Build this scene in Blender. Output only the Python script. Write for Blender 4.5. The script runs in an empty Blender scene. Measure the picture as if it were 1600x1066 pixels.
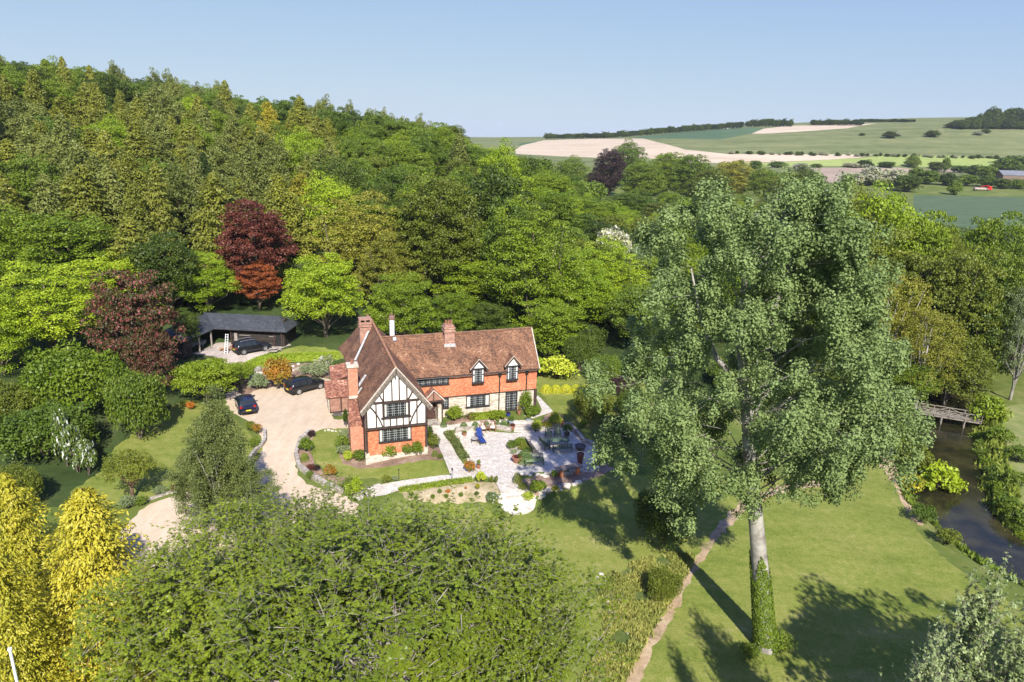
import bpy, bmesh, math, random
import numpy as np
from mathutils import Vector, Matrix
from mathutils.geometry import delaunay_2d_cdt
random.seed(7); RNG = np.random.default_rng(11)
SC = bpy.context.scene; COL = SC.collection

# ------------------------------------------------------------------ camera, sky, sun, exposure
F, TH, RO, H = 1071.2, .291, .030, 29.5
c_, s_ = math.cos(TH), math.sin(TH); cr, sr = math.cos(RO), math.sin(RO)
R0, U0, FW = Vector((1, 0, 0)), Vector((0, s_, c_)), Vector((0, c_, -s_))
right = R0*cr + U0*sr; up = U0*cr - R0*sr
cam = bpy.data.cameras.new('camera'); camo = bpy.data.objects.new('camera', cam); COL.objects.link(camo)
M = Matrix((right, up, -FW)).transposed().to_4x4(); M.translation = (0, 0, H); camo.matrix_world = M
cam.sensor_width = 36; cam.lens = 36*F/1600; cam.clip_end = 20000; cam.clip_start = .2
SC.camera = camo
SUN_EL, SUN_AZ = math.radians(41), math.radians(10.5)     # sun stands behind the camera, a little to the right
sd = Vector((math.sin(SUN_AZ)*math.cos(SUN_EL), -math.cos(SUN_AZ)*math.cos(SUN_EL), math.sin(SUN_EL)))
W = bpy.data.worlds.new('World'); SC.world = W; W.use_nodes = True
nt = W.node_tree; sky = nt.nodes.new('ShaderNodeTexSky'); sky.sky_type = 'NISHITA'; sky.sun_disc = False
sky.sun_elevation = SUN_EL; sky.sun_rotation = math.radians(180)-SUN_AZ
sky.air_density = 1.0; sky.dust_density = .25; sky.ozone_density = 3.2; sky.altitude = 0
def vm(op, a, b):     # the sky's highlights are rolled off per channel so that the horizon stays pale blue instead of clipping
    k = nt.nodes.new('ShaderNodeVectorMath'); k.operation = op
    for i, q in enumerate((a, b)):
        if isinstance(q, tuple): k.inputs[i].default_value = q
        else: nt.links.new(q, k.inputs[i])
    return k.outputs[0]
EXK = .1524; cs = vm('MULTIPLY', sky.outputs[0], (EXK,)*3); cs = vm('DIVIDE', vm('MULTIPLY', cs, (.63/EXK, .785/EXK, .655/EXK)), vm('ADD', cs, (.518, .617, .05)))
nt.links.new(cs, nt.nodes['Background'].inputs[0]); nt.nodes['Background'].inputs[1].default_value = .12
L = bpy.data.lights.new('sun', 'SUN'); L.energy = 5.0; L.angle = math.radians(.5); L.color = (1, .95, .87)
lo = bpy.data.objects.new('sun', L); COL.objects.link(lo); lo.rotation_euler = (-sd).to_track_quat('-Z', 'Y').to_euler(); lo.location = (0, 0, 200)
SC.view_settings.view_transform = 'Standard'; SC.view_settings.look = 'None'; SC.view_settings.exposure = .74; SC.view_settings.gamma = 1
SC.cycles.max_bounces = 5; SC.cycles.diffuse_bounces = 3; SC.cycles.glossy_bounces = 2; SC.cycles.transmission_bounces = 3
SC.cycles.caustics_reflective = False; SC.cycles.caustics_refractive = False

def ray(u, v):
    a = (u-800)/F; b = (v-533)/F
    x = a*cr+b*sr; d = -a*sr+b*cr
    return (x, c_-d*s_, -s_-d*c_)
def P(u, v, z=0):
    r = ray(u, v); t = (z-H)/r[2]; return Vector((r[0]*t, r[1]*t, z))
def Zat(u, v, y):
    r = ray(u, v); t = y/r[1]; return Vector((r[0]*t, y, H+r[2]*t))
def sst(a, b, t):
    t = np.clip((t-a)/(b-a), 0, 1); return t*t*(3-2*t)

# ------------------------------------------------------------------ house frame
HO = Vector((-13.22, 58.105, 0)); PH = .329; cp, sp = math.cos(PH), math.sin(PH)
def HW(X, Y, Z=0): return Vector((HO.x+X*cp-Y*sp, HO.y+X*sp+Y*cp, Z))
def HL(x, y):
    dx, dy = x-HO.x, y-HO.y; return dx*cp+dy*sp, -dx*sp+dy*cp

# ------------------------------------------------------------------ terrain
WATER = -3.4
RIV = np.array([(60, 18), (52, 32), (46.0, 44), (42.8, 51), (42.6, 58), (45.8, 65), (50.0, 72), (54.5, 79.5), (59, 88), (65, 98), (76, 112), (95, 130), (130, 155)], float)
def seg_dist(x, y, pts):
    d = np.full(np.shape(x), 1e9)
    for (ax, ay), (bx, by) in zip(pts[:-1], pts[1:]):
        vx, vy = bx-ax, by-ay; t = np.clip(((x-ax)*vx+(y-ay)*vy)/(vx*vx+vy*vy), 0, 1)
        d = np.minimum(d, np.hypot(x-ax-t*vx, y-ay-t*vy))
    return d
FRX = [-18, -12, -8.6, -4, 0, 4, 8, 12, 16, 24]; FRY = [50, 51.6, 53.2, 54.5, 54.4, 55.2, 56.4, 58.5, 63, 72]
def hz(x, y):
    x = np.asarray(x, float); y = np.asarray(y, float)
    X = (x-HO.x)*cp+(y-HO.y)*sp; Y = -(x-HO.x)*sp+(y-HO.y)*cp
    z = -.5*sst(0, -6, Y)*(1-sst(6, 8, X)) - .5*sst(7.2, 3.5, Y)*sst(6, 8, X)
    yb = np.interp(x, FRX, FRY)
    front = -1.1*sst(0, 2.6, yb-y) - .045*np.clip(yb-2.6-y, 0, 25)
    left = -.07*np.clip(65-y, 0, 30)
    w = sst(-15, -9, x)
    z = z*w + np.minimum(z, 0)*0*(1-w) + front*w + left*(1-w)
    rightz = -2.6*sst(13, 30, x-.25*np.clip(y-60, 0, 40))
    z = np.minimum(z, rightz)
    z = z - .0*x
    t = (x+60)*-.54+(y-60)*.84
    ramp = 1.5*sst(2, 7, t)*(1-sst(-12, 0, x-.3*(y-80))) + .205*np.clip(t-13, 0, None)
    cap = np.where(x < -20, np.minimum(17+.125*(-20-x), 35), 17*(1-sst(-20, 45, x)))
    cap = np.maximum(cap, 1.5*sst(-5, -12, x))*(1-sst(290, 480, y))
    z = z + np.minimum(ramp, cap)
    # downs
    az = x/np.maximum(y, 1)
    R = np.interp(az, [-.6, -.057, .045, .135, .225, .315, .405, .54, .63, .72, 1.2], [30, 23.7, 28.5, 36.5, 48, 57.6, 65.7, 77.4, 82, 88, 110])
    p = np.where(y < 350, 0, np.where(y < 650, 11*sst(350, 650, y), 0))
    tt = np.clip((y-650)/650, 0, 1)
    far = 9+(R-9)*np.sin(tt*math.pi/2)
    p = np.where(y >= 650, far+2, p)
    p = np.where(y > 1300, (R+2)-.02*(y-1300)-1e-5*(y-1300)**2*.0, p)
    z = np.where(y > 150, z*(1-sst(150, 260, y))+(-1.0)*sst(150, 260, y) + np.minimum(ramp, cap)*sst(150, 260, y), z)
    z = z+p
    d = seg_dist(x, y, RIV)
    zb = np.where(y < 220, sst(2.5, 5.2, d), 1.0)
    z = z*zb + (WATER-.9)*(1-zb)
    # gentle undulation away from the house
    und = .12*np.sin(x*.31+1)*np.cos(y*.27)+.08*np.sin(x*.77+y*.5)
    far_w = np.clip((np.hypot(x+5, y-66)-22)/12, 0, 1)
    z = z+und*far_w*(zb)
    return z
def hz1(x, y): return float(hz(x, y))
def G(u, v, dz=0):
    r = np.array(ray(u, v)); ts = np.concatenate([np.arange(15, 140, .5), np.arange(140, 500, 2), np.arange(500, 2600, 8)])/np.hypot(r[1], r[0])
    p = r[None, :]*ts[:, None]; f = H+p[:, 2]-hz(p[:, 0], p[:, 1])-dz
    i = np.argmax(f < 0)
    if f[i] >= 0: i = len(ts)-1
    a, b = ts[max(i-1, 0)], ts[i]
    for _ in range(18):
        m = (a+b)/2
        if H+r[2]*m-hz1(r[0]*m, r[1]*m)-dz < 0: b = m
        else: a = m
    m = (a+b)/2; return Vector((r[0]*m, r[1]*m, H+r[2]*m))

# ------------------------------------------------------------------ helpers: tags, materials, meshes
def tag(o, label=None, cat=None, group=None, kind=None):
    if label: o['label'] = label
    if cat: o['category'] = cat
    if group: o['group'] = group
    if kind: o['kind'] = kind
    return o
def empty(name, loc, rz=0, label=None, cat=None, group=None):
    o = bpy.data.objects.new(name, None); COL.objects.link(o); o.location = loc; o.rotation_euler = (0, 0, rz); o.empty_display_size = .3
    return tag(o, label, cat, group)
def copy_tree(o, parent=None):
    c = o.copy(); COL.objects.link(c); c.parent = parent
    if parent is not None: c.matrix_parent_inverse = o.matrix_parent_inverse
    for ch in list(o.children): copy_tree(ch, c)
    return c
MATS = {}
def nodes(m): m.use_nodes = True; return m.node_tree.nodes, m.node_tree.links
def ramp(N, Lk, fac, cols):
    r = N.new('ShaderNodeValToRGB'); e = r.color_ramp.elements
    while len(e) < len(cols): e.new(.5)
    for i, (p, c) in enumerate(cols): e[i].position = p; e[i].color = (*c, 1)
    Lk.new(fac, r.inputs[0]); return r.outputs[0]
def mat(name, c1, c2=None, rough=.8, scale=8, spec=.3, bump=0, bscale=None, metal=0, coord='Object', detail=4, contrast=.25, extra=None, distort=0):
    if name in MATS: return MATS[name]
    m = bpy.data.materials.new(name); MATS[name] = m; N, Lk = nodes(m); B = N['Principled BSDF']
    B.inputs['Roughness'].default_value = rough; B.inputs['Metallic'].default_value = metal; B.inputs['Specular IOR Level'].default_value = spec
    tc = N.new('ShaderNodeTexCoord'); n = N.new('ShaderNodeTexNoise'); n.inputs['Scale'].default_value = scale; n.inputs['Detail'].default_value = detail; n.inputs['Distortion'].default_value = distort
    Lk.new(tc.outputs[coord], n.inputs['Vector'])
    if c2 is None: c2 = tuple(k*.75 for k in c1)
    cols = [(.5-contrast/1.6, c2), (.5+contrast/1.6, c1)]
    if extra: cols += [(min(.98, .5+contrast/1.6+.12), extra)]
    Lk.new(ramp(N, Lk, n.outputs[0], cols), B.inputs['Base Color'])
    if bump:
        n2 = N.new('ShaderNodeTexNoise'); n2.inputs['Scale'].default_value = bscale or scale*3; n2.inputs['Detail'].default_value = 3; Lk.new(tc.outputs[coord], n2.inputs['Vector'])
        b = N.new('ShaderNodeBump'); b.inputs['Strength'].default_value = min(1, bump); b.inputs['Distance'].default_value = .05; Lk.new(n2.outputs[0], b.inputs['Height']); Lk.new(b.outputs[0], B.inputs['Normal'])
    return m
def tilemat(name, cols, sx, sy, offset=.5, rough=.85, gap=.0, gapcol=(.02, .015, .01), noise=.35, patch=None, bump=.4):
    """rows of little rectangles in UV metres, each with its own colour out of a ramp"""
    m = bpy.data.materials.new(name); MATS[name] = m; N, Lk = nodes(m); B = N['Principled BSDF']; B.inputs['Roughness'].default_value = rough; B.inputs['Specular IOR Level'].default_value = .25
    tc = N.new('ShaderNodeTexCoord'); sep = N.new('ShaderNodeSeparateXYZ'); Lk.new(tc.outputs['UV'], sep.inputs[0])
    def mth(op, a, b=None):
        k = N.new('ShaderNodeMath'); k.operation = op
        for i, q in enumerate((a, b)):
            if q is None: continue
            if isinstance(q, (int, float)): k.inputs[i].default_value = q
            else: Lk.new(q, k.inputs[i])
        return k.outputs[0]
    vy = mth('DIVIDE', sep.outputs[1], sy); fy = mth('FLOOR', vy)
    sh = mth('MULTIPLY', mth('MODULO', fy, 2.0), offset)
    vx = mth('ADD', mth('DIVIDE', sep.outputs[0], sx), sh); fx = mth('FLOOR', vx)
    cb = N.new('ShaderNodeCombineXYZ'); Lk.new(fx, cb.inputs[0]); Lk.new(fy, cb.inputs[1])
    wn = N.new('ShaderNodeTexWhiteNoise'); wn.noise_dimensions = '2D'; Lk.new(cb.outputs[0], wn.inputs['Vector'])
    ns = N.new('ShaderNodeTexNoise'); ns.inputs['Scale'].default_value = .55; ns.inputs['Detail'].default_value = 5; ns.inputs['Roughness'].default_value = .7; Lk.new(tc.outputs['UV'], ns.inputs['Vector'])
    f = mth('ADD', mth('MULTIPLY', wn.outputs[0], 1-noise), mth('MULTIPLY', mth('SUBTRACT', mth('MULTIPLY', ns.outputs[0], 2.2), .6), noise))
    col = ramp(N, Lk, f, cols)
    if gap:
        gx = mth('LESS_THAN', mth('FRACT', vx), gap*sy/sx); gy = mth('LESS_THAN', mth('FRACT', vy), gap)
        g = mth('MAXIMUM', gx, gy); mx = N.new('ShaderNodeMix'); mx.data_type = 'RGBA'; Lk.new(g, mx.inputs[0]); Lk.new(col, mx.inputs[6]); mx.inputs[7].default_value = (*gapcol, 1); col = mx.outputs[2]
    Lk.new(col, B.inputs['Base Color'])
    if bump:
        hgt = mth('ADD', mth('MULTIPLY', mth('FRACT', vy), -1.0), mth('MULTIPLY', wn.outputs[0], .8))
        b = N.new('ShaderNodeBump'); b.inputs['Strength'].default_value = bump; b.inputs['Distance'].default_value = .02; Lk.new(hgt, b.inputs['Height']); Lk.new(b.outputs[0], B.inputs['Normal'])
    return m
def leafmat(name, c1, c2, trans=.28, rough=.5, scale=.35, third=None, tscale=6, tcut=.62, spec=.35):
    g_ = (1.66, 1.58, 1.05); c1 = tuple(min(.85, a*b) for a, b in zip(c1, g_)); c2 = tuple(min(.8, a*b) for a, b in zip(c2, g_))
    """leaf colours that vary from tree to tree and from branch to branch (real leaf colour, no shade)"""
    if name in MATS: return MATS[name]
    m = bpy.data.materials.new(name); MATS[name] = m; N, Lk = nodes(m); B = N['Principled BSDF']; B.inputs['Roughness'].default_value = rough; B.inputs['Specular IOR Level'].default_value = spec
    tc = N.new('ShaderNodeTexCoord'); oi = N.new('ShaderNodeObjectInfo'); n = N.new('ShaderNodeTexNoise'); n.noise_dimensions = '4D'
    n.inputs['Scale'].default_value = scale; n.inputs['Detail'].default_value = 5; n.inputs['Roughness'].default_value = .75
    Lk.new(tc.outputs['Object'], n.inputs['Vector']); mu = N.new('ShaderNodeMath'); mu.operation = 'MULTIPLY'; mu.inputs[1].default_value = 40; Lk.new(oi.outputs['Random'], mu.inputs[0]); Lk.new(mu.outputs[0], n.inputs['W'])
    ad = N.new('ShaderNodeMath'); ad.operation = 'MULTIPLY_ADD'; ad.inputs[1].default_value = .3; Lk.new(oi.outputs['Random'], ad.inputs[0]); sb = N.new('ShaderNodeMath'); sb.operation = 'SUBTRACT'; sb.inputs[1].default_value = .15; Lk.new(n.outputs[0], sb.inputs[0]); Lk.new(sb.outputs[0], ad.inputs[2])
    col = ramp(N, Lk, ad.outputs[0], [(.28, c2), (.72, c1)])
    if third:
        n3 = N.new('ShaderNodeTexNoise'); n3.inputs['Scale'].default_value = tscale; n3.inputs['Detail'].default_value = 2; Lk.new(tc.outputs['Object'], n3.inputs['Vector'])
        fr = ramp(N, Lk, n3.outputs[0], [(tcut, (0, 0, 0)), (tcut+.05, (1, 1, 1))])
        mx = N.new('ShaderNodeMix'); mx.data_type = 'RGBA'; Lk.new(fr, mx.inputs[0]); Lk.new(col, mx.inputs[6]); mx.inputs[7].default_value = (*third, 1); col = mx.outputs[2]
    Lk.new(col, B.inputs['Base Color'])
    tr = N.new('ShaderNodeBsdfTranslucent'); Lk.new(col, tr.inputs[0]); ms = N.new('ShaderNodeMixShader'); ms.inputs[0].default_value = trans
    Lk.new(B.outputs[0], ms.inputs[1]); Lk.new(tr.outputs[0], ms.inputs[2]); Lk.new(ms.outputs[0], N['Material Output'].inputs[0])
    return m
def sheetmat(name, cols, s1, s2, s3, bump=.3, rough=.95, w=(.5, .3, .2), bd=.05, stretch=None, spec=.15):
    """ground cover: three noises of different size mixed into one ramp"""
    m = bpy.data.materials.new(name); MATS[name] = m; N, Lk = nodes(m); B = N['Principled BSDF']; B.inputs['Roughness'].default_value = rough; B.inputs['Specular IOR Level'].default_value = spec
    tc = N.new('ShaderNodeTexCoord'); src = tc.outputs['Object']
    if stretch:
        mp = N.new('ShaderNodeMapping'); mp.inputs['Rotation'].default_value = (0, 0, stretch[0]); mp.inputs['Scale'].default_value = stretch[1]; Lk.new(src, mp.inputs[0]); src = mp.outputs[0]
    acc = None
    for s, k in zip((s1, s2, s3), w):
        n = N.new('ShaderNodeTexNoise'); n.inputs['Scale'].default_value = s; n.inputs['Detail'].default_value = 4; n.inputs['Roughness'].default_value = .65; Lk.new(src if s == s1 else tc.outputs['Object'], n.inputs['Vector'])
        q = N.new('ShaderNodeMath'); q.operation = 'MULTIPLY_ADD'; q.inputs[1].default_value = k; Lk.new(n.outputs[0], q.inputs[0])
        if acc is None: q.inputs[2].default_value = 0
        else: Lk.new(acc, q.inputs[2])
        acc = q.outputs[0]; last = n.outputs[0]
    Lk.new(ramp(N, Lk, acc, cols), B.inputs['Base Color'])
    if bump:
        b = N.new('ShaderNodeBump'); b.inputs['Strength'].default_value = bump; b.inputs['Distance'].default_value = bd; Lk.new(last, b.inputs['Height']); Lk.new(b.outputs[0], B.inputs['Normal'])
    return m
def flat(name, c, rough=.6, metal=0, spec=.5):
    return mat(name, c, tuple(k*.88 for k in c), rough=rough, metal=metal, spec=spec, scale=5)

class MB:
    """collects shapes; build() links them as ONE mesh object with metric box UVs"""
    def __init__(s): s.v = []; s.f = []
    def add(s, vs, fs):
        b = len(s.v); s.v += [tuple(v) for v in vs]; s.f += [tuple(b+i for i in f) for f in fs]; return s
    def box(s, x0, x1, y0, y1, z0, z1, M=None):
        vs = [Vector((x, y, z)) for x in (x0, x1) for y in (y0, y1) for z in (z0, z1)]
        if M: vs = [M @ v for v in vs]
        return s.add(vs, [(0, 1, 3, 2), (4, 6, 7, 5), (0, 4, 5, 1), (2, 3, 7, 6), (0, 2, 6, 4), (1, 5, 7, 3)])
    def bar(s, a, b, w, d=None, upv=(0, 0, 1)):
        a, b = Vector(a), Vector(b); d = d or w; t = (b-a).normalized(); n = Vector(upv)
        if abs(t.dot(n)) > .98: n = Vector((0, 1, 0))
        x = t.cross(n).normalized(); y = x.cross(t)
        vs = [p+x*i*w/2+y*j*d/2 for p in (a, b) for i, j in ((-1, -1), (1, -1), (1, 1), (-1, 1))]
        return s.add(vs, [(3, 2, 1, 0), (4, 5, 6, 7)]+[(i, (i+1) % 4, 4+(i+1) % 4, 4+i) for i in range(4)])
    def tube(s, pts, rs, n=8, cap=True):
        pts = [Vector(p) for p in pts]; b = len(s.v); rs = rs if hasattr(rs, '__len__') else [rs]*len(pts)
        for k, p in enumerate(pts):
            t = (pts[min(k+1, len(pts)-1)]-pts[max(k-1, 0)]).normalized(); n0 = Vector((0, 0, 1)) if abs(t.z) < .9 else Vector((1, 0, 0))
            x = t.cross(n0).normalized(); y = t.cross(x)
            s.v += [tuple(p+(x*math.cos(2*math.pi*i/n)+y*math.sin(2*math.pi*i/n))*rs[k]) for i in range(n)]
        for k in range(len(pts)-1):
            for i in range(n):
                j = (i+1) % n; s.f.append((b+k*n+i, b+k*n+j, b+(k+1)*n+j, b+(k+1)*n+i))
        if cap: s.f.append(tuple(b+i for i in range(n))[::-1]); s.f.append(tuple(b+(len(pts)-1)*n+i for i in range(n)))
        return s
    def lathe(s, prof, n=14, o=(0, 0, 0)):
        b = len(s.v); o = Vector(o)
        for r, z in prof: s.v += [(o.x+r*math.cos(2*math.pi*i/n), o.y+r*math.sin(2*math.pi*i/n), o.z+z) for i in range(n)]
        for k in range(len(prof)-1):
            for i in range(n):
                j = (i+1) % n; s.f.append((b+k*n+i, b+k*n+j, b+(k+1)*n+j, b+(k+1)*n+i))
        s.f.append(tuple(b+i for i in range(n))[::-1]); s.f.append(tuple(b+(len(prof)-1)*n+i for i in range(n))); return s
    def prism(s, poly, a, b, axis='z'):
        """extrude 2-D polygon between a and b along axis (y: poly is x,z ; x: poly is y,z)"""
        n = len(poly)
        def mk(p, t): return (p[0], p[1], t) if axis == 'z' else (p[0], t, p[1]) if axis == 'y' else (t, p[0], p[1])
        return s.add([mk(p, a) for p in poly]+[mk(p, b) for p in poly], [tuple(range(n))[::-1], tuple(range(n, 2*n))]+[(i, (i+1) % n, n+(i+1) % n, n+i) for i in range(n)])
    def slab(s, quad, th):
        """thick sheet under a 3- or 4-cornered face, thickness along -normal"""
        q = [Vector(p) for p in quad]; nrm = (q[1]-q[0]).cross(q[2]-q[0]).normalized()
        if nrm.z < 0: q = q[::-1]; nrm = -nrm
        n = len(q); return s.add(q+[p-nrm*th for p in q], [tuple(range(n)), tuple(range(n, 2*n))[::-1]]+[(i, n+i, n+(i+1) % n, (i+1) % n) for i in range(n)])
    def rock(s, c, r, sq=.7, seed=0):
        rr = random.Random(seed); bm = bmesh.new(); bmesh.ops.create_icosphere(bm, subdivisions=1, radius=1)
        sx, sy = r*rr.uniform(.8, 1.3), r*rr.uniform(.7, 1.1)
        vs = [(c[0]+v.co.x*sx*rr.uniform(.8, 1.15), c[1]+v.co.y*sy*rr.uniform(.8, 1.15), c[2]+v.co.z*r*sq*rr.uniform(.8, 1.1)) for v in bm.verts]
        fs = [tuple(v.index for v in f.verts) for f in bm.faces]; bm.free(); return s.add(vs, fs)
    def build(s, name, m, parent=None, smooth=False, bevel=0):
        me = bpy.data.meshes.new(name); me.from_pydata(s.v, [], s.f); me.update()
        uv = me.uv_layers.new(name='UVMap'); arr = np.empty(len(me.loops)*2)
        for p in me.polygons:
            n = p.normal; t = Vector((0, 0, 1)).cross(n)
            t = Vector((1, 0, 0)) if t.length < .05 else t.normalized(); b = n.cross(t)
            for li in p.loop_indices:
                co = me.vertices[me.loops[li].vertex_index].co; arr[2*li] = co.dot(t); arr[2*li+1] = co.dot(b)
        uv.data.foreach_set('uv', arr)
        bm = bmesh.new(); bm.from_mesh(me); bmesh.ops.recalc_face_normals(bm, faces=bm.faces)
        if bevel: bmesh.ops.bevel(bm, geom=[e for e in bm.edges if len(e.link_faces) == 2 and e.calc_face_angle(0) > .6], offset=bevel, segments=2, affect='EDGES', clamp_overlap=True)
        bm.to_mesh(me); bm.free()
        if smooth: me.polygons.foreach_set('use_smooth', [True]*len(me.polygons))
        for mm in (m if isinstance(m, (list, tuple)) else [m]): me.materials.append(mm)
        o = bpy.data.objects.new(name, me); COL.objects.link(o)
        if parent is not None: o.parent = parent
        return o

# ------------------------------------------------------------------ ground materials
def hexv(*c): return tuple(c)
lawn = sheetmat('mown_grass', [(.38, (.105, .145, .022)), (.48, (.165, .195, .036)), (.56, (.215, .225, .055)), (.66, (.33, .29, .12))], .10, 1.6, 7, bump=.8, w=(.38, .30, .32), stretch=(.5, (1, 4, 1)), bd=.08)
rough_g = sheetmat('rough_grass', [(.36, (.050, .090, .016)), (.5, (.105, .145, .035)), (.64, (.24, .22, .09))], .25, 2.2, 18, bump=.9, w=(.4, .35, .25), bd=.12)
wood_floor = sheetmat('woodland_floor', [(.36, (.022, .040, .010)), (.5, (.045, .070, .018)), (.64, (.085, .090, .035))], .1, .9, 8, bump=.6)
gravel = sheetmat('gravel', [(.33, (.42, .325, .225)), (.5, (.515, .41, .295)), (.66, (.59, .485, .365))], .30, 1.6, 9, bump=.6, w=(.45, .25, .3), bd=.03, stretch=(1.15, (4, 1, 1)))
yardm = sheetmat('yard_concrete', [(.36, (.27, .22, .18)), (.5, (.40, .34, .29)), (.62, (.5, .44, .38))], .3, 2, 14, bump=.2)
soil = sheetmat('bed_soil', [(.36, (.13, .085, .06)), (.5, (.25, .165, .12)), (.64, (.40, .30, .22))], .6, 4, 20, bump=.6)
earth = sheetmat('bare_path_earth', [(.38, (.15, .15, .06)), (.48, (.34, .24, .145)), (.62, (.48, .37, .24))], .5, 3, 18, bump=.5)
drybed = sheetmat('dry_grassy_bed', [(.40, (.17, .17, .06)), (.5, (.36, .29, .18)), (.62, (.50, .41, .29))], .7, 3, 14, bump=.6)
meadow = sheetmat('meadow_grass', [(.36, (.12, .16, .045)), (.5, (.19, .215, .07)), (.64, (.28, .26, .12))], .1, .8, 9, bump=.4)
def paving():
    m = bpy.data.materials.new('stone_paving'); N, Lk = nodes(m); B = N['Principled BSDF']; B.inputs['Roughness'].default_value = .85
    tc = N.new('ShaderNodeTexCoord'); mp = N.new('ShaderNodeMapping'); mp.inputs['Rotation'].default_value = (0, 0, -PH); mp.inputs['Scale'].default_value = (1, 1.4, 1); Lk.new(tc.outputs['Object'], mp.inputs[0])
    vo = N.new('ShaderNodeTexVoronoi'); vo.inputs['Scale'].default_value = 2.4; vo.inputs['Randomness'].default_value = .8; Lk.new(mp.outputs[0], vo.inputs['Vector'])
    sp_ = N.new('ShaderNodeSeparateColor'); Lk.new(vo.outputs['Color'], sp_.inputs[0])
    no = N.new('ShaderNodeTexNoise'); no.inputs['Scale'].default_value = 1.4; no.inputs['Detail'].default_value = 6; no.inputs['Roughness'].default_value = .75; Lk.new(tc.outputs['Object'], no.inputs['Vector'])
    ad = N.new('ShaderNodeMath'); ad.operation = 'MULTIPLY_ADD'; ad.inputs[1].default_value = .45; Lk.new(sp_.outputs[0], ad.inputs[0]); ml = N.new('ShaderNodeMath'); ml.operation = 'MULTIPLY'; ml.inputs[1].default_value = .6; Lk.new(no.outputs[0], ml.inputs[0]); Lk.new(ml.outputs[0], ad.inputs[2])
    col = ramp(N, Lk, ad.outputs[0], [(.25, (.44, .39, .335)), (.5, (.52, .475, .42)), (.75, (.60, .56, .505))])
    ve = N.new('ShaderNodeTexVoronoi'); ve.feature = 'DISTANCE_TO_EDGE'; ve.inputs['Scale'].default_value = 2.4; ve.inputs['Randomness'].default_value = .8; Lk.new(mp.outputs[0], ve.inputs['Vector'])
    e = ramp(N, Lk, ve.outputs['Distance'], [(.02, (1, 1, 1)), (.05, (0, 0, 0))]); mx = N.new('ShaderNodeMix'); mx.data_type = 'RGBA'; Lk.new(e, mx.inputs[0]); Lk.new(col, mx.inputs[6]); mx.inputs[7].default_value = (.36, .32, .25, 1)
    Lk.new(mx.outputs[2], B.inputs['Base Color']); return m
pave = paving()
f_pale = sheetmat('chalky_fallow', [(.36, (.38, .30, .215)), (.5, (.49, .395, .29)), (.64, (.56, .46, .345))], .006, .03, .2, bump=0, stretch=(.4, (1, 6, 1)))
f_green = sheetmat('pasture_green', [(.40, (.10, .125, .045)), (.5, (.150, .168, .066)), (.60, (.20, .205, .09))], .006, .05, .25, bump=0, stretch=(.3, (1, 7, 1)))
f_teal = sheetmat('young_crop', [(.36, (.055, .10, .05)), (.5, (.075, .125, .06)), (.64, (.10, .15, .07))], .004, .03, .12, bump=0)
f_lime = sheetmat('bright_field', [(.36, (.20, .26, .07)), (.5, (.26, .31, .09)), (.64, (.31, .35, .12))], .006, .05, .2, bump=0)
f_crop = sheetmat('dark_crop', [(.36, (.055, .090, .045)), (.5, (.080, .118, .060)), (.64, (.11, .145, .07))], .05, .1, .6, bump=.2, stretch=(.1, (1, 6, 1)))
f_brown = sheetmat('ploughed_field', [(.36, (.25, .19, .14)), (.5, (.33, .25, .19)), (.64, (.42, .33, .25))], .02, .1, .6, bump=0)

# ------------------------------------------------------------------ ground regions: outlines measured on the terrain, one shared mesh cut into sheets
def i4(a, b): return (640+a/4.847, 600+b/4.847)
def i5(a, b): return (400+a/4.4417, 600+b/4.4417)
def i6(a, b): return (260+a/5.329, 470+b/5.329)
def i7(a, b): return (700+a/3.478, 160+b/3.478)
def i8(a, b): return (1140+a/3.478, 140+b/3.478)
def spline(pts, k=4):
    out = []; n = len(pts)
    for i in range(n):
        p0, p1, p2, p3 = [np.array(pts[(i+j-1) % n][:2], float) for j in range(4)]
        for t in np.arange(k)/k: out.append(tuple(.5*((2*p1)+(-p0+p2)*t+(2*p0-5*p1+4*p2-p3)*t*t+(-p0+3*p1-3*p2+p3)*t**3)))
    return out
def GP(pts): return [tuple(G(*p)[:2]) for p in pts]
TERZ = -.5
REG = []    # (name, material, outline in world xy, level or None)
lawn_main = [(640, 795), (700, 785), (760, 797), (800, 806), (845, 795), (880, 768), (960, 752), (1040, 745), (1120, 752), (1200, 745), (1290, 738), (1340, 722), (1395, 735), (1400, 770), (1420, 815), (1470, 868), (1530, 915), (1600, 955), (1700, 1010), (1700, 1200), (900, 1300), (300, 1200), (330, 900), (500, 830)]
REG.append(('lawn', lawn, GP(lawn_main), None))
REG.append(('lawn', lawn, spline(GP([(245, 655), (290, 625), (345, 640), (400, 690), (405, 715), (370, 745), (300, 765), (230, 780), (150, 790), (110, 770), (165, 730), (185, 695)])), None))
REG.append(('lawn', lawn, GP([i5(420, 312), i5(640, 300), i5(600, 380), i5(580, 470), i5(600, 545), i5(700, 580), i5(880, 575), i5(1060, 540), i5(1280, 515), i5(1350, 628), i5(1000, 668), i5(760, 655), i5(620, 650), i5(480, 600), i5(400, 530), i5(385, 400)]), None))
REG.append(('lawn', lawn, GP([(838, 588), (880, 586), (960, 588), (1010, 600), (1010, 640), (940, 650), (900, 655), (868, 648), (848, 618), (838, 612)]), None))
REG.append(('lawn', lawn, GP([(440, 548), (470, 540), (530, 548), (560, 540), (560, 560), (480, 560), (425, 572), (395, 580), (410, 562)]), None))
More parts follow.
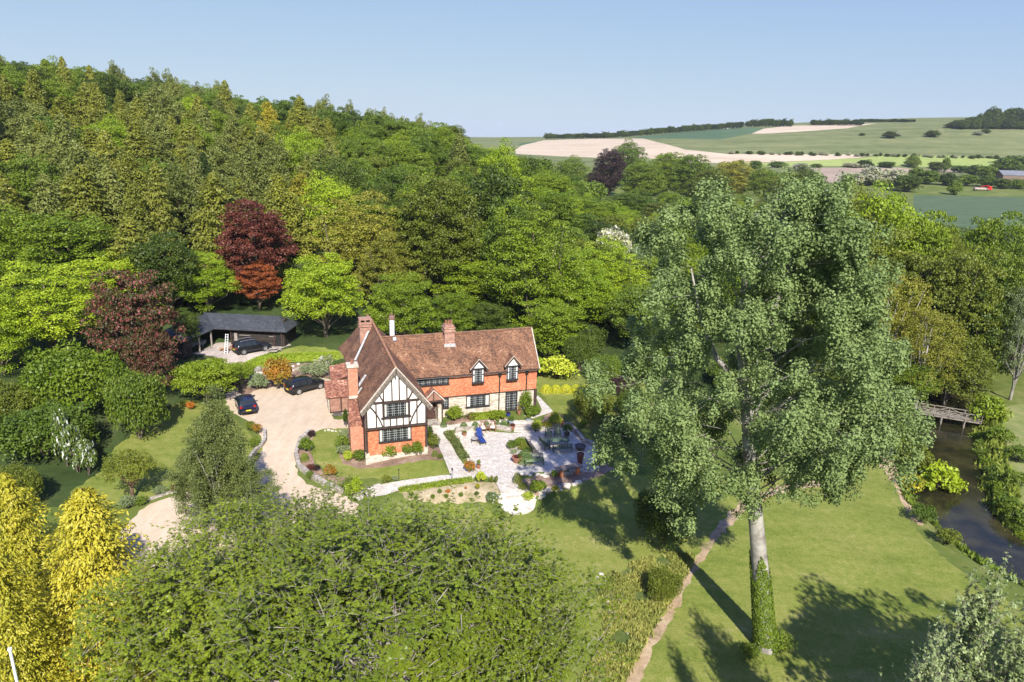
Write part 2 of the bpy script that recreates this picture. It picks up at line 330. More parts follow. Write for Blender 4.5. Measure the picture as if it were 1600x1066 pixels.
REG.append(('gravel_drive', gravel, spline(GP([(372, 602), (400, 606), (440, 600), (480, 590), (520, 596), (519, 640), (524, 655), (552, 655), (552, 668), (500, 672), (472, 690), (462, 718), (470, 748), (505, 765), (548, 778), (560, 800), (540, 840), (420, 860), (300, 890), (190, 910), (192, 830), (235, 788), (290, 770), (340, 757), (388, 738), (409, 705), (407, 678), (382, 655), (360, 640), (355, 615)]), 3), None))
REG.append(('yard', yardm, GP([i6(210, 440), i6(330, 395), i6(420, 350), i6(1000, 340), i6(1040, 370), i6(950, 400), i6(800, 450), i6(640, 560), i6(500, 530), i6(380, 460)]), None))
REG.append(('flower_bed', soil, spline(GP([i5(600, 380), i5(650, 300), i5(680, 440), i5(770, 460), i5(1000, 440), i5(1190, 420), i5(1280, 450), i5(1300, 520), i5(1150, 535), i5(880, 578), i5(700, 585), i5(615, 545), i5(580, 480)]), 3), None))
REG.append(('flower_bed', soil, spline(GP([i5(380, 330), i5(415, 330), i5(385, 420), i5(390, 530), i5(470, 610), i5(610, 655), i5(600, 700), i5(470, 655), i5(340, 600), i5(285, 520), i5(300, 420)]), 3), None))
REG.append(('flower_bed', drybed, GP([i5(980, 748), i5(1520, 680), i4(660, 740), i4(690, 900), i4(560, 880), i4(0, 885), i5(1060, 815)]), None))
REG.append(('flower_bed', soil, GP([i4(780, 745), i4(1000, 690), i4(1320, 660), i4(1480, 600), i4(1560, 640), i4(1400, 720), i4(1160, 790), i4(1000, 850), i4(900, 880), i4(860, 860)]), None))
REG.append(('flower_bed', soil, GP([i4(250, 290), i4(460, 240), i4(725, 225), i4(740, 268), i4(480, 285), i4(300, 310)]), None))
REG.append(('flower_bed', soil, GP([i4(955, 330), i4(1060, 215), i4(1140, 215), i4(1200, 310), i4(1060, 345), i4(960, 362)]), None))
REG.append(('flower_bed', soil, GP([i6(560, 700), i6(630, 590), i6(770, 560), i6(1060, 520), i6(1300, 520), i6(1440, 540), i6(1440, 640), i6(1200, 640), i6(900, 715), i6(740, 745), i6(640, 800)]), None))
REG.append(('stone_path', pave, GP([i4(140, 318), i4(165, 270), i4(300, 312), i4(480, 284), i4(740, 266), i4(742, 300), i4(500, 330), i4(265, 355), i4(330, 470), i4(400, 600), i4(520, 668), i4(330, 705), i4(310, 690), i4(225, 480), i4(165, 350)]), None))
REG.append(('stone_path', pave, GP([i5(880, 695), i5(1350, 630), i4(310, 690), i4(520, 664), i5(1500, 668), i5(980, 742), i5(900, 770), i5(700, 800), i5(620, 790)]), None))
REG.append(('stone_path', pave, GP([i4(860, 240), i4(950, 245), i4(1000, 190), i4(955, 95), i4(975, 90), i4(1090, 210), i4(930, 262), i4(900, 250)]), None))
TERR = GP([i4(375, 400), i4(345, 372), i4(520, 348), i4(760, 372), i4(950, 362), i4(1140, 322), i4(1200, 322), i4(1330, 440), i4(1420, 470), i4(1400, 600), i4(1290, 645), i4(1120, 655), i4(850, 680), i4(785, 735), i4(675, 745), i4(520, 668), i4(440, 590)])
REG.append(('terrace', pave, TERR, None))
REG.append(('bare_track', earth, spline(GP([(1000, 1066), (1018, 1020), (1045, 975), (1075, 915), (1095, 880), (1120, 845), (1150, 812), (1190, 782), (1240, 765), (1300, 755), (1300, 748), (1240, 755), (1185, 770), (1140, 800), (1108, 840), (1085, 872), (1062, 912), (1030, 970), (1000, 1020), (975, 1066)]), 2), None))
REG.append(('rough_grass', rough_g, spline(GP([(985, 885), (1030, 870), (1085, 868), (1062, 912), (1030, 970), (1000, 1020), (975, 1066), (930, 1120), (880, 1120), (925, 1040), (945, 985), (935, 940), (950, 905)]), 3), None))
REG.append(('bare_bank', earth, spline(GP([(1370, 690), (1392, 690), (1400, 730), (1420, 775), (1440, 815), (1430, 815), (1412, 790), (1395, 755), (1375, 725)]), 3), None))
REG.append(('meadow', meadow, GP([(1545, 640), (1600, 630), (1750, 640), (1750, 900), (1590, 850), (1555, 800), (1565, 770), (1530, 720), (1520, 690)]), None))
REG.append(('meadow', f_lime, GP([i7(920, 555), i7(1090, 560), i7(1085, 625), i7(960, 615)]), None))
REG.append(('field', f_pale, GP([i7(362, 262), i7(400, 235), i7(520, 207), i7(640, 202), i7(820, 197), i7(1060, 197), i7(1140, 217), i7(1290, 257), i7(1360, 264), i7(1480, 277), i8(0, 352), i8(780, 354), i8(700, 372), i8(400, 387), i8(80, 400), i7(1420, 330), i7(1030, 300), i7(800, 300), i7(600, 293), i7(370, 280)]), None))
REG.append(('field', f_pale, GP([i8(120, 240), i8(190, 212), i8(330, 198), i8(800, 184), i8(700, 199), i8(640, 211), i8(450, 224), i8(200, 240)]), None))
REG.append(('field', f_lime, GP([i8(80, 404), i8(400, 389), i8(700, 374), i8(820, 358), i8(1100, 360), i8(1600, 376), i8(1600, 418), i8(1240, 425), i8(860, 415), i8(480, 415), i8(80, 425)]), None))
REG.append(('field', f_brown, GP([i8(430, 425), i8(850, 420), i8(1000, 432), i8(1400, 440), i8(1090, 452), i8(650, 470), i8(600, 505), i8(520, 510), i8(480, 470)]), None))
REG.append(('field', f_crop, GP([i8(1000, 572), i8(1700, 588), i8(1700, 720), i8(1330, 760), i8(1000, 700)]), None))
REG.append(('field', f_teal, GP([i7(980, 192), i7(1600, 136), i8(190, 209), i8(120, 240), i8(0, 262), i7(1480, 203), i7(1070, 197)]), None))
REG.append(('field', f_teal, GP([i7(380, 225), i7(520, 207), i7(390, 236)]), None))

def in_poly(px, py, poly):
    c = np.zeros(px.shape, bool); n = len(poly)
    for i in range(n):
        (x1, y1), (x2, y2) = poly[i], poly[i-1]
        m = ((y1 > py) != (y2 > py)); xx = (x2-x1)*(py-y1)/((y2-y1) if y2 != y1 else 1e-12)+x1
        c ^= m & (px < xx)
    return c
pts = []
def gridpts(x0, x1, y0, y1, st, hole=None):
    xs, ys = np.meshgrid(np.arange(x0, x1+.01, st), np.arange(y0, y1+.01, st)); xs = xs.ravel(); ys = ys.ravel()
    if hole:
        k = ~((xs > hole[0]-st*.4) & (xs < hole[1]+st*.4) & (ys > hole[2]-st*.4) & (ys < hole[3]+st*.4)); xs, ys = xs[k], ys[k]
    xs = xs+RNG.uniform(-.15, .15, xs.shape)*st; ys = ys+RNG.uniform(-.15, .15, ys.shape)*st
    pts.extend(zip(xs.tolist(), ys.tolist()))
gridpts(-60, 66, 24, 104, 1.0)
gridpts(-220, 220, -60, 320, 5, (-60, 66, 24, 104))
gridpts(-1400, 1800, -400, 2200, 32, (-220, 220, -60, 320))
gridpts(-7000, 7000, -2000, 9000, 500, (-1400, 1800, -400, 2200))
verts = [Vector(p) for p in pts]; edges = []
for nm, m_, poly, lv in REG:
    st = 1.0 if max(p[1] for p in poly) < 130 else 12; sub = .5 if st == 1.0 else st; dense = []
    for a, b in zip(poly, poly[1:]+poly[:1]):
        a, b = np.array(a), np.array(b); k = max(1, int(np.hypot(*(b-a))/sub)); dense += [tuple(a+(b-a)*t/k) for t in range(k)]
    if st == 1.0 and nm not in ('terrace', 'stone_path', 'yard'): dense = [(x+.13*math.sin(x*2.9+y*1.7)+.10*math.sin(y*5.3-x), y+.13*math.sin(y*3.3-x*2.1)+.10*math.cos(x*4.7)) for x, y in dense]
    b0 = len(verts); verts += [Vector(p) for p in dense]; edges += [(b0+i, b0+(i+1) % len(dense)) for i in range(len(dense))]
ov, oe, of, _, _, _ = delaunay_2d_cdt(verts, edges, [], 0, 1e-4)
vx = np.array([v.x for v in ov]); vy = np.array([v.y for v in ov]); vz = hz(vx, vy)
tri = np.array([f for f in of if len(f) == 3]); cx = vx[tri].mean(1); cy = vy[tri].mean(1)
reg = np.full(len(tri), -1)
for i, (nm, m_, poly, lv) in enumerate(REG): reg[in_poly(cx, cy, poly)] = i
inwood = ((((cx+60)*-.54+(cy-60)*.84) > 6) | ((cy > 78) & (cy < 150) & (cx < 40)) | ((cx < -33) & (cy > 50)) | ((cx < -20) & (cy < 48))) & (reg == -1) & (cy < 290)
isbase = (reg == -1) & (~inwood); isdown = isbase & (cy > 560)
def sheet(name, mask, m, label=None):
    t = tri[mask]
    if not len(t): return
    ids, inv = np.unique(t, return_inverse=True); inv = inv.reshape(t.shape)
    me = bpy.data.meshes.new(name); me.from_pydata(list(zip(vx[ids], vy[ids], vz[ids])), [], inv.tolist()); me.materials.append(m)
    me.polygons.foreach_set('use_smooth', [True]*len(me.polygons)); me.update()
    if len(me.polygons) and me.polygons[0].normal.z < 0: me.flip_normals()
    o = bpy.data.objects.new(name, me); COL.objects.link(o); tag(o, kind='structure'); return o
gmat = sheetmat('field_grass', [(.38, (.070, .105, .020)), (.5, (.115, .145, .030)), (.62, (.20, .20, .07))], .08, .7, 7, bump=.5)
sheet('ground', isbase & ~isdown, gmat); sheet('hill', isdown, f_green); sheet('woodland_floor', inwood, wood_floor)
for i, (nm, m_, poly, lv) in enumerate(REG): sheet(nm, reg == i, m_)
# river water
wm = bpy.data.materials.new('river_water'); N, Lk = nodes(wm); B = N['Principled BSDF']; B.inputs['Base Color'].default_value = (.030, .034, .020, 1); B.inputs['Roughness'].default_value = .12; B.inputs['Specular IOR Level'].default_value = .3
tc = N.new('ShaderNodeTexCoord'); n1 = N.new('ShaderNodeTexNoise'); n1.inputs['Scale'].default_value = .45; n1.inputs['Detail'].default_value = 4; Lk.new(tc.outputs['Object'], n1.inputs['Vector'])
Lk.new(ramp(N, Lk, n1.outputs[0], [(.35, (.010, .012, .006)), (.5, (.024, .021, .010)), (.66, (.040, .036, .014))]), B.inputs['Base Color'])
n2 = N.new('ShaderNodeTexNoise'); n2.inputs['Scale'].default_value = 3.5; n2.inputs['Detail'].default_value = 3; Lk.new(tc.outputs['Object'], n2.inputs['Vector']); bb = N.new('ShaderNodeBump'); bb.inputs['Strength'].default_value = .25; bb.inputs['Distance'].default_value = .03; Lk.new(n2.outputs[0], bb.inputs['Height']); Lk.new(bb.outputs[0], B.inputs['Normal'])
rv = []
for i, p in enumerate(RIV):
    t = RIV[min(i+1, len(RIV)-1)]-RIV[max(i-1, 0)]; t = t/np.hypot(*t); n = np.array((-t[1], t[0])); rv += [(*(p+n*4.6), WATER), (*(p-n*4.6), WATER)]
ro = MB().add(rv, [(2*i, 2*i+1, 2*i+3, 2*i+2) for i in range(len(RIV)-1)]).build('river', wm); tag(ro, kind='structure')
# ------------------------------------------------------------------ vegetation builders
def nrm(a): return a/np.maximum(np.linalg.norm(a, axis=1, keepdims=True), 1e-9)
def leaf_mesh(name, c, n, size, aspect=.6, rng=RNG, tdir=None, extra=None):
    """one mesh of many small pointed leaf faces; c centres, n normals; tdir optional growth direction"""
    k = len(c); n = nrm(n); t = tdir if tdir is not None else rng.normal(size=(k, 3)); t = t-(t*n).sum(1, keepdims=True)*n; t = nrm(t); b = np.cross(n, t)
    s = size*rng.uniform(.65, 1.3, (k, 1)) if np.isscalar(size) else size[:, None]
    V = np.empty((k, 4, 3)); V[:, 0] = c-t*s*.5; V[:, 1] = c+b*s*aspect*.5-n*s*.10; V[:, 2] = c+t*s*.5; V[:, 3] = c-b*s*aspect*.5-n*s*.10
    me = bpy.data.meshes.new(name); me.vertices.add(4*k); me.vertices.foreach_set('co', V.ravel()); me.loops.add(4*k); me.loops.foreach_set('vertex_index', np.arange(4*k)); me.polygons.add(k)
    me.polygons.foreach_set('loop_start', np.arange(0, 4*k, 4)); me.polygons.foreach_set('loop_total', np.full(k, 4)); me.update(calc_edges=True); return me
def clouds(cc, rad, per, rng, shell=.55, upb=.45, outb=.6, rnd=.55, low=-.5, centre=None):
    """leaf positions and normals on puffs of foliage"""
    m = len(cc); tot = m*per; idx = np.repeat(np.arange(m), per)
    d = nrm(rng.normal(size=(tot, 3))); lowm = d[:, 2] < low; d[lowm, 2] *= -.6; d = nrm(d)
    r = shell+(1-shell)*rng.uniform(0, 1, (tot, 1))**.7
    p = cc[idx]+d*r*rad[idx]
    n = d*outb+rng.normal(size=(tot, 3))*rnd; n[:, 2] += upb
    return p, n
def envelope(rng, n, R, zc, a, low=-.55, r0=.72, lump=.18, shape='round', flat=1.0):
    i = np.arange(n)+.5; phi = np.arccos(1-(1-low*.5-.5+.0)*0-2*i/n*(1-(low+1)/2)); th = i*2.39996+rng.uniform(0, 6.28)
    d = np.stack([np.cos(th)*np.sin(phi), np.sin(th)*np.sin(phi), np.cos(phi)], 1)+rng.normal(size=(n, 3))*.10; d = nrm(d)
    k = 1+lump*(np.sin(d[:, 0]*4+rng.uniform(0, 6))+np.sin(d[:, 1]*5+rng.uniform(0, 6))+np.sin(d[:, 2]*6+rng.uniform(0, 6)))/1.8
    r = (r0+(1-r0)*rng.uniform(0, 1, n))*k
    w = np.ones(n)
    if shape == 'cone': w = np.clip(1.12-.62*(d[:, 2]+.55), .3, 1.2)
    if shape == 'egg': w = np.clip(1.05-.25*d[:, 2], .6, 1.2)
    c = np.stack([d[:, 0]*R*r*w, d[:, 1]*R*r*w, zc+d[:, 2]*a*r*flat], 1); return c
def limbs(mb, base, fork, targets, r0, rng, n=6, bend=.15, kids=0):
    for t in targets:
        t = Vector(t); b = Vector(base); f = Vector((base[0]+(t.x-base[0])*.12, base[1]+(t.y-base[1])*.12, b.z+(t.z-b.z)*rng.uniform(.15, .45)))
        m1 = f.lerp(t, .5)+Vector(rng.normal(size=3))*bend*(t-f).length*.5
        mb.tube([b, f, m1, t], [r0, r0*.75, r0*.45, r0*.12], n, cap=False)
PROTO = {}
BARK = mat('bark_grey_brown', (.20, .165, .125), (.10, .08, .06), rough=.95, scale=2.5, bump=.6)
BARKW = mat('bark_pale', (.40, .375, .33), (.19, .17, .15), rough=.9, scale=1.2, bump=.5, detail=8, contrast=.18)
BARKR = mat('bark_red_brown', (.24, .15, .10), (.12, .08, .05), rough=.95, scale=2.5, bump=.6)
def proto(key, crown_me, trunk_mb, leaf, bark, name, hgt, R):
    crown_me.materials.clear(); crown_me.materials.append(leaf)
    tr = trunk_mb.build('trunk', bark, None, smooth=True); tme = tr.data; bpy.data.objects.remove(tr)
    PROTO[key] = (crown_me, tme, name, hgt, R)
def broad(key, leaf, name='broadleaf_tree', Hh=16, R=6, trunk=.22, nc=95, per=130, ls=.34, seed=1, shape='round', flatc=.62, puff=.24, bark=None, lump=.16, low=-.6, rnd=.55, inner=.35, shell=.5, upb=.45):
    rng = np.random.default_rng(seed); zc = Hh*(.5+trunk*.5); a = Hh*(1-trunk)*.5*1.0
    c = envelope(rng, nc, R*.86, zc, a*.88, low, shape=shape, lump=lump); k = int(nc*inner); c2 = envelope(rng, k, R*.5, zc, a*.55, low, shape=shape) if k > 2 else c[:0]
    cc = np.vstack([c, c2]); pr = R*puff*rng.uniform(.7, 1.35, (len(cc), 1)); rad = np.hstack([pr, pr, pr*flatc])
    p, n = clouds(cc, rad, per, rng, rnd=rnd, shell=shell, upb=upb); me = leaf_mesh('crown', p, n, ls, .7, rng)
    mb = MB(); mb.tube([(0, 0, -.5), (0, 0, Hh*trunk*.8), (.1, .1, Hh*.5), (0, 0, Hh*.8)], [R*.06+.06, R*.05+.03, R*.032, R*.01], 7)
    sel = rng.permutation(len(c))[:16]; limbs(mb, (0, 0, Hh*trunk*.8), None, c[sel], R*.028+.02, rng, 5)
    proto(key, me, mb, leaf, bark or BARK, name, Hh, R)
def conifer(key, leaf, name='conifer_tree', Hh=18, R=3.4, seed=1, nb=230, per=34, ls=.42, droop=.25, base=.08, bark=None, power=.85, ragged=.2, fan=.28, up_tip=.0, wid=.45):
    rng = np.random.default_rng(seed); P_ = []; N_ = []; T_ = []; mb = MB(); mb.tube([(0, 0, -.5), (0, 0, Hh*.5), (0, 0, Hh)], [R*.07+.04, R*.045, .02], 6)
    for i in range(nb):
        h = base+(1-base)*((i+.5)/nb)**.88; L_ = R*(1-h)**power*rng.uniform(1-ragged, 1+ragged)+.22; th = i*2.39996+rng.normal()*.2; dx, dy = math.cos(th), math.sin(th); z0 = h*Hh
        k = max(8, int(per*(.35+.65*L_/R))); r = L_*rng.uniform(.12, 1, k)**.75; lat = rng.normal(size=k)*fan*L_*(.35+.5*(1-r/L_)); z = z0-droop*r**1.15+up_tip*r*r/L_-np.abs(rng.normal(size=k))*.10*(1+L_*.12)-np.abs(lat)*.25
        P_.append(np.stack([dx*r-dy*lat, dy*r+dx*lat, z], 1)); nn = rng.normal(size=(k, 3))*.45; nn[:, 2] += .75; nn[:, 0] += dx*.5; nn[:, 1] += dy*.5; N_.append(nn)
        T_.append(np.stack([np.full(k, dx), np.full(k, dy), np.full(k, -.35)], 1)+rng.normal(size=(k, 3))*.35)
        if i % 5 == 0 and L_ > 1: mb.tube([(0, 0, z0), (dx*L_*.8, dy*L_*.8, z0-droop*L_)], [.05, .015], 4, cap=False)
    me = leaf_mesh('crown', np.vstack(P_), np.vstack(N_), ls, wid, rng, np.vstack(T_)); proto(key, me, mb, leaf, bark or BARKR, name, Hh, R)
def shrub(key, leaf, name='garden_shrub', R=1, Hh=1.2, nc=22, per=70, ls=.13, seed=1, puff=.36, smoothd=False, flatc=.8):
    rng = np.random.default_rng(seed)
    if smoothd:
        k = nc*per; d = nrm(rng.normal(size=(k, 3))); d[:, 2] = np.abs(d[:, 2]); r = rng.uniform(.88, 1.03, (k, 1)); p = d*r*np.array([R, R, Hh]); n = d+rng.normal(size=(k, 3))*.45
    else:
        c = envelope(rng, nc, R*.72, Hh*.5, Hh*.40, -.5, lump=.2); pr = R*puff*rng.uniform(.7, 1.3, (nc, 1)); p, n = clouds(c, np.hstack([pr, pr, pr*flatc]), per, rng, rnd=.6)
        p[:, 2] = np.maximum(p[:, 2], .03)
    me = leaf_mesh('crown', p, n, ls, .65, rng); mb = MB(); rg = np.random.default_rng(seed)
    for i in range(5): th = i*1.25+.3; mb.tube([(0, 0, -.1), (math.cos(th)*R*.25, math.sin(th)*R*.25, Hh*.4), (math.cos(th)*R*.5, math.sin(th)*R*.5, Hh*.75)], [.04*R+.01, .03*R, .01*R], 4, cap=False)
    proto(key, me, mb, leaf, BARK, name, Hh, R)
PN = {}
def plant(key, loc, label, cat='tree', hgt=None, R=None, rz=None, group=None, leaf=None, name=None, sink=0):
    me, tme, nm, Hh, Rr = PROTO[key]
    if leaf is not None:
        kk = (key, leaf.name)
        if kk not in PN: q = me.copy(); q.materials.clear(); q.materials.append(leaf); PN[kk] = q
        me = PN[kk]
    sz = (hgt or Hh)/Hh; sx = (R or Rr)/Rr
    e = empty(name or nm, (loc[0], loc[1], (loc[2] if len(loc) > 2 else hz1(loc[0], loc[1]))-sink), random.uniform(0, 6.28) if rz is None else rz, label, cat, group); e.scale = (sx, sx, sz)
    for n_, m_ in (('crown', me), ('trunk' if cat in ('tree', 'conifer') else 'stem', tme)):
        o = bpy.data.objects.new(n_, m_); COL.objects.link(o); o.parent = e
    return e
def TT(key, u, y, vtop, wpx, label, vb=None, **k):
    """a tree seen at column u, y metres off, its top at row vtop"""
    t = Zat(u, vtop, y); g = hz1(t.x, t.y); dep = y*c_+(H-(g+t.z)/2)*s_; return plant(key, (t.x, t.y, g), label, hgt=t.z-g+.2, R=wpx/2*dep/F, **k)
def TB(key, u, vb, vtop, wpx, label, **k):
    g = G(u, vb); t = Zat(u, vtop, g.y); dep = g.y*c_+(H-g.z)*s_; return plant(key, g, label, hgt=max(.1, t.z-g.z)*1.0, R=wpx/2*dep/F, **k)

LF = {}
LF['lime'] = leafmat('leaf_lime_green', (.23, .30, .020), (.105, .175, .012))
LF['beech'] = leafmat('leaf_beech_green', (.150, .205, .016), (.066, .112, .010))
LF['mid'] = leafmat('leaf_mid_green', (.110, .160, .022), (.046, .084, .011))
LF['dark'] = leafmat('leaf_dark_green', (.066, .100, .016), (.030, .052, .009))
LF['olive'] = leafmat('leaf_olive_green', (.130, .158, .024), (.062, .084, .012))
LF['khaki'] = leafmat('leaf_khaki_yellow', (.205, .205, .040), (.110, .125, .020))
LF['gold'] = leafmat('leaf_golden_yellow', (.39, .345, .048), (.20, .215, .025))
LF['larch'] = leafmat('needle_olive', (.185, .200, .036), (.085, .105, .018), third=(.215, .235, .038), tscale=1.4, tcut=.56)
LF['larchg'] = leafmat('needle_grey_green', (.165, .190, .062), (.078, .102, .030))
LF['larchy'] = leafmat('needle_straw_yellow', (.30, .27, .035), (.15, .15, .022))
LF['fir'] = leafmat('needle_dark_green', (.042, .068, .020), (.018, .034, .010))
LF['copper'] = leafmat('leaf_copper_red', (.095, .028, .024), (.040, .013, .012), trans=.2)
LF['coppero'] = leafmat('leaf_copper_orange', (.25, .075, .025), (.10, .028, .016), trans=.2)
LF['purple'] = leafmat('leaf_dark_purple', (.034, .018, .024), (.014, .008, .012), trans=.15)
LF['pink'] = leafmat('leaf_green_with_pink_blossom', (.060, .066, .024), (.030, .036, .014), third=(.30, .075, .075), tscale=2.6, tcut=.52)
LF['poplar'] = leafmat('leaf_poplar_silver_green', (.175, .240, .132), (.084, .130, .056), trans=.3, rough=.6, spec=.25, scale=.5)
LF['cherry'] = leafmat('leaf_fresh_green', (.150, .195, .022), (.062, .098, .011), rough=.42, scale=.5)
LF['silver'] = leafmat('leaf_whitebeam_silver', (.235, .29, .195), (.10, .15, .06), rough=.45, scale=1.2)
LF['birch'] = leafmat('leaf_birch_grey_green', (.145, .175, .070), (.075, .100, .038), scale=.6)
LF['white'] = leafmat('white_blossom_leaf', (.10, .15, .04), (.05, .08, .02), third=(.80, .80, .76), tscale=4, tcut=.58)
LF['photinia'] = leafmat('leaf_photinia_orange', (.40, .125, .025), (.13, .13, .022), scale=1.0)
LF['yellowgreen'] = leafmat('leaf_yellow_variegated', (.36, .40, .05), (.17, .24, .03), scale=1.5)
LF['box'] = leafmat('leaf_clipped_box', (.075, .135, .018), (.045, .09, .012), scale=1.5)
LF['goldbox'] = leafmat('leaf_golden_hedge', (.45, .46, .04), (.33, .35, .03), scale=1)
LF['grey'] = leafmat('leaf_lavender_grey', (.20, .24, .17), (.10, .14, .09), scale=1.5)
LF['flower'] = leafmat('leaf_with_red_yellow_flowers', (.08, .15, .02), (.05, .09, .015), third=(.75, .16, .03), tscale=6, tcut=.50)
LF['yflower'] = leafmat('leaf_with_yellow_flowers', (.09, .15, .02), (.05, .09, .015), third=(.75, .60, .04), tscale=4, tcut=.50)
LF['haw'] = leafmat('leaf_hawthorn_blossom', (.28, .29, .18), (.10, .14, .06), third=(.62, .60, .52), tscale=1.6, tcut=.50)
LF['ivy'] = leafmat('leaf_ivy', (.12, .17, .02), (.05, .085, .010), scale=1.5)

broad('b1', LF['beech'], Hh=17, R=6.5, seed=1, trunk=.09, low=-.8)
broad('b2', LF['beech'], Hh=17, R=6, seed=2, flatc=.52, nc=150, per=100, puff=.22, rnd=.5, lump=.24, trunk=.09, low=-.8)
broad('b3', LF['mid'], Hh=16, R=6.5, seed=3, lump=.24, puff=.22, nc=110, trunk=.09, low=-.8)
broad('b4', LF['mid'], Hh=18, R=5.5, seed=4, shape='egg', trunk=.09, low=-.8)
broad('b5', LF['dark'], Hh=17, R=6, seed=5, lump=.2, trunk=.09, low=-.8)
broad('far', LF['mid'], Hh=12, R=5.5, seed=9, nc=70, per=70, ls=.75, puff=.32, trunk=.0, low=-.98, flatc=.9)
broad('far2', LF['mid'], Hh=12, R=5.0, seed=19, nc=70, per=70, ls=.75, puff=.32, trunk=.0, shape='egg', lump=.25, low=-.98, flatc=.9)
broad('oak', LF['olive'], Hh=20, R=8, seed=6, nc=290, per=105, ls=.33, puff=.155, flatc=.6, lump=.14, trunk=.02, low=-.97)
broad('maple', LF['copper'], name='copper_beech_tree', Hh=15, R=6.5, seed=7, nc=150, per=110, ls=.30, puff=.17, flatc=.5, trunk=.1, low=-.7)
broad('fine', LF['lime'], Hh=12, R=5.2, seed=8, nc=150, per=130, ls=.22, puff=.18, trunk=.08, low=-.75)
broad('layer', LF['beech'], Hh=16, R=6.5, seed=10, nc=200, per=110, ls=.25, puff=.17, flatc=.55, trunk=.05, rnd=.5, low=-.85, upb=.6, lump=.26)
broad('open', LF['birch'], name='birch_tree', Hh=13, R=3.2, seed=12, nc=210, per=120, ls=.14, puff=.19, flatc=1.1, trunk=.06, shape='egg', lump=.26, low=-.9, rnd=.8, bark=BARKW, shell=.2)
broad('wispy', LF['olive'], Hh=14, R=6, seed=13, nc=190, per=60, ls=.2, puff=.15, trunk=.1, rnd=.9, shell=.1, low=-.7, bark=BARKW)
broad('mush', LF['olive'], name='rounded_tree', Hh=4.6, R=2.5, seed=14, nc=70, per=90, ls=.13, puff=.22, trunk=.3, flatc=.5, low=-.25, bark=BARKR)
broad('spread', LF['beech'], Hh=4.5, R=3.6, seed=15, nc=110, per=100, ls=.17, puff=.20, trunk=.1, flatc=.4, low=-.4)
conifer('c1', LF['larch'], Hh=15, R=4.4, seed=1, nb=300, per=46, ls=.42, power=.6, fan=.40, ragged=.45); conifer('c2', LF['larch'], Hh=15, seed=2, R=5.0, droop=.38, ragged=.42, nb=260, per=52, ls=.46, power=.5, fan=.42)
conifer('c3', LF['larchg'], Hh=15, seed=3, R=4.6, droop=.5, ragged=.32, fan=.38, nb=280, per=48, power=.55); conifer('c4', LF['fir'], Hh=16, seed=4, R=3.8, droop=.15, power=.85, nb=260, per=40)
shrub('s1', LF['mid'], seed=1); shrub('s2', LF['mid'], seed=2, nc=30, per=60, puff=.28); shrub('dome', LF['box'], smoothd=True, nc=30, per=60, ls=.09, Hh=.9, name='clipped_shrub')
shrub('bigshrub', LF['mid'], seed=5, R=3, Hh=3.2, nc=95, per=130, ls=.16, puff=.22); shrub('tiny', LF['mid'], seed=6, R=.4, Hh=.45, nc=8, per=24, ls=.12, puff=.5)

# ------------------------------------------------------------------ woodland on the hillside
broad('cr', LF['larch'], name='conifer', Hh=15, R=4.6, seed=41, shape='cone', nc=170, per=62, ls=.36, puff=.17, flatc=1.1, trunk=.04, low=-.85, rnd=.6, lump=.22, upb=.35, bark=BARKR)
broad('cs', LF['larchg'], name='conifer', Hh=15, R=4.2, seed=42, shape='egg', nc=170, per=62, ls=.34, puff=.17, flatc=1.3, trunk=.04, low=-.85, rnd=.65, lump=.28, upb=.3, bark=BARKR)
SPEC = {
 'cr': ('conifer', ['soft-topped olive conifer in the hillside wood', 'soft-topped conifers of the hillside wood']),
 'cs': ('conifer', ['shaggy grey-green conifer in the hillside wood', 'shaggy conifers of the hillside wood']),
 'c1': ('conifer', ['olive conifer in the hillside wood', 'olive conifers of the hillside wood']),
 'c2': ('conifer', ['ragged broad olive conifer in the hillside wood', 'ragged conifers of the hillside wood']),
 'c3': ('conifer', ['grey-green weeping conifer in the hillside wood', 'grey-green conifers of the hillside wood']),
 'c4': ('conifer', ['slim dark spruce in the hillside wood', 'dark spruces of the hillside wood']),
 'cy': ('conifer', ['straw-yellow conifer in the hillside wood', 'straw-yellow conifers of the hillside wood']),
 'b1': ('tree', ['fresh green rounded beech in the hillside wood', 'round beeches of the hillside wood']),
 'b2': ('tree', ['layered green beech in the hillside wood', 'layered beeches of the hillside wood']),
 'b3': ('tree', ['mid green broadleaf in the hillside wood', 'mid green broadleaves of the hillside wood']),
 'b4': ('tree', ['upright mid green broadleaf in the hillside wood', 'upright broadleaves of the hillside wood']),
 'b5': ('tree', ['dark green broadleaf in the hillside wood', 'dark broadleaves of the hillside wood']),
 'bl': ('tree', ['bright lime green tree at the foot of the hillside wood', 'lime green trees of the hillside wood'])}
rw = random.Random(5); woodcount = 0
yy = 96.0; row = 0
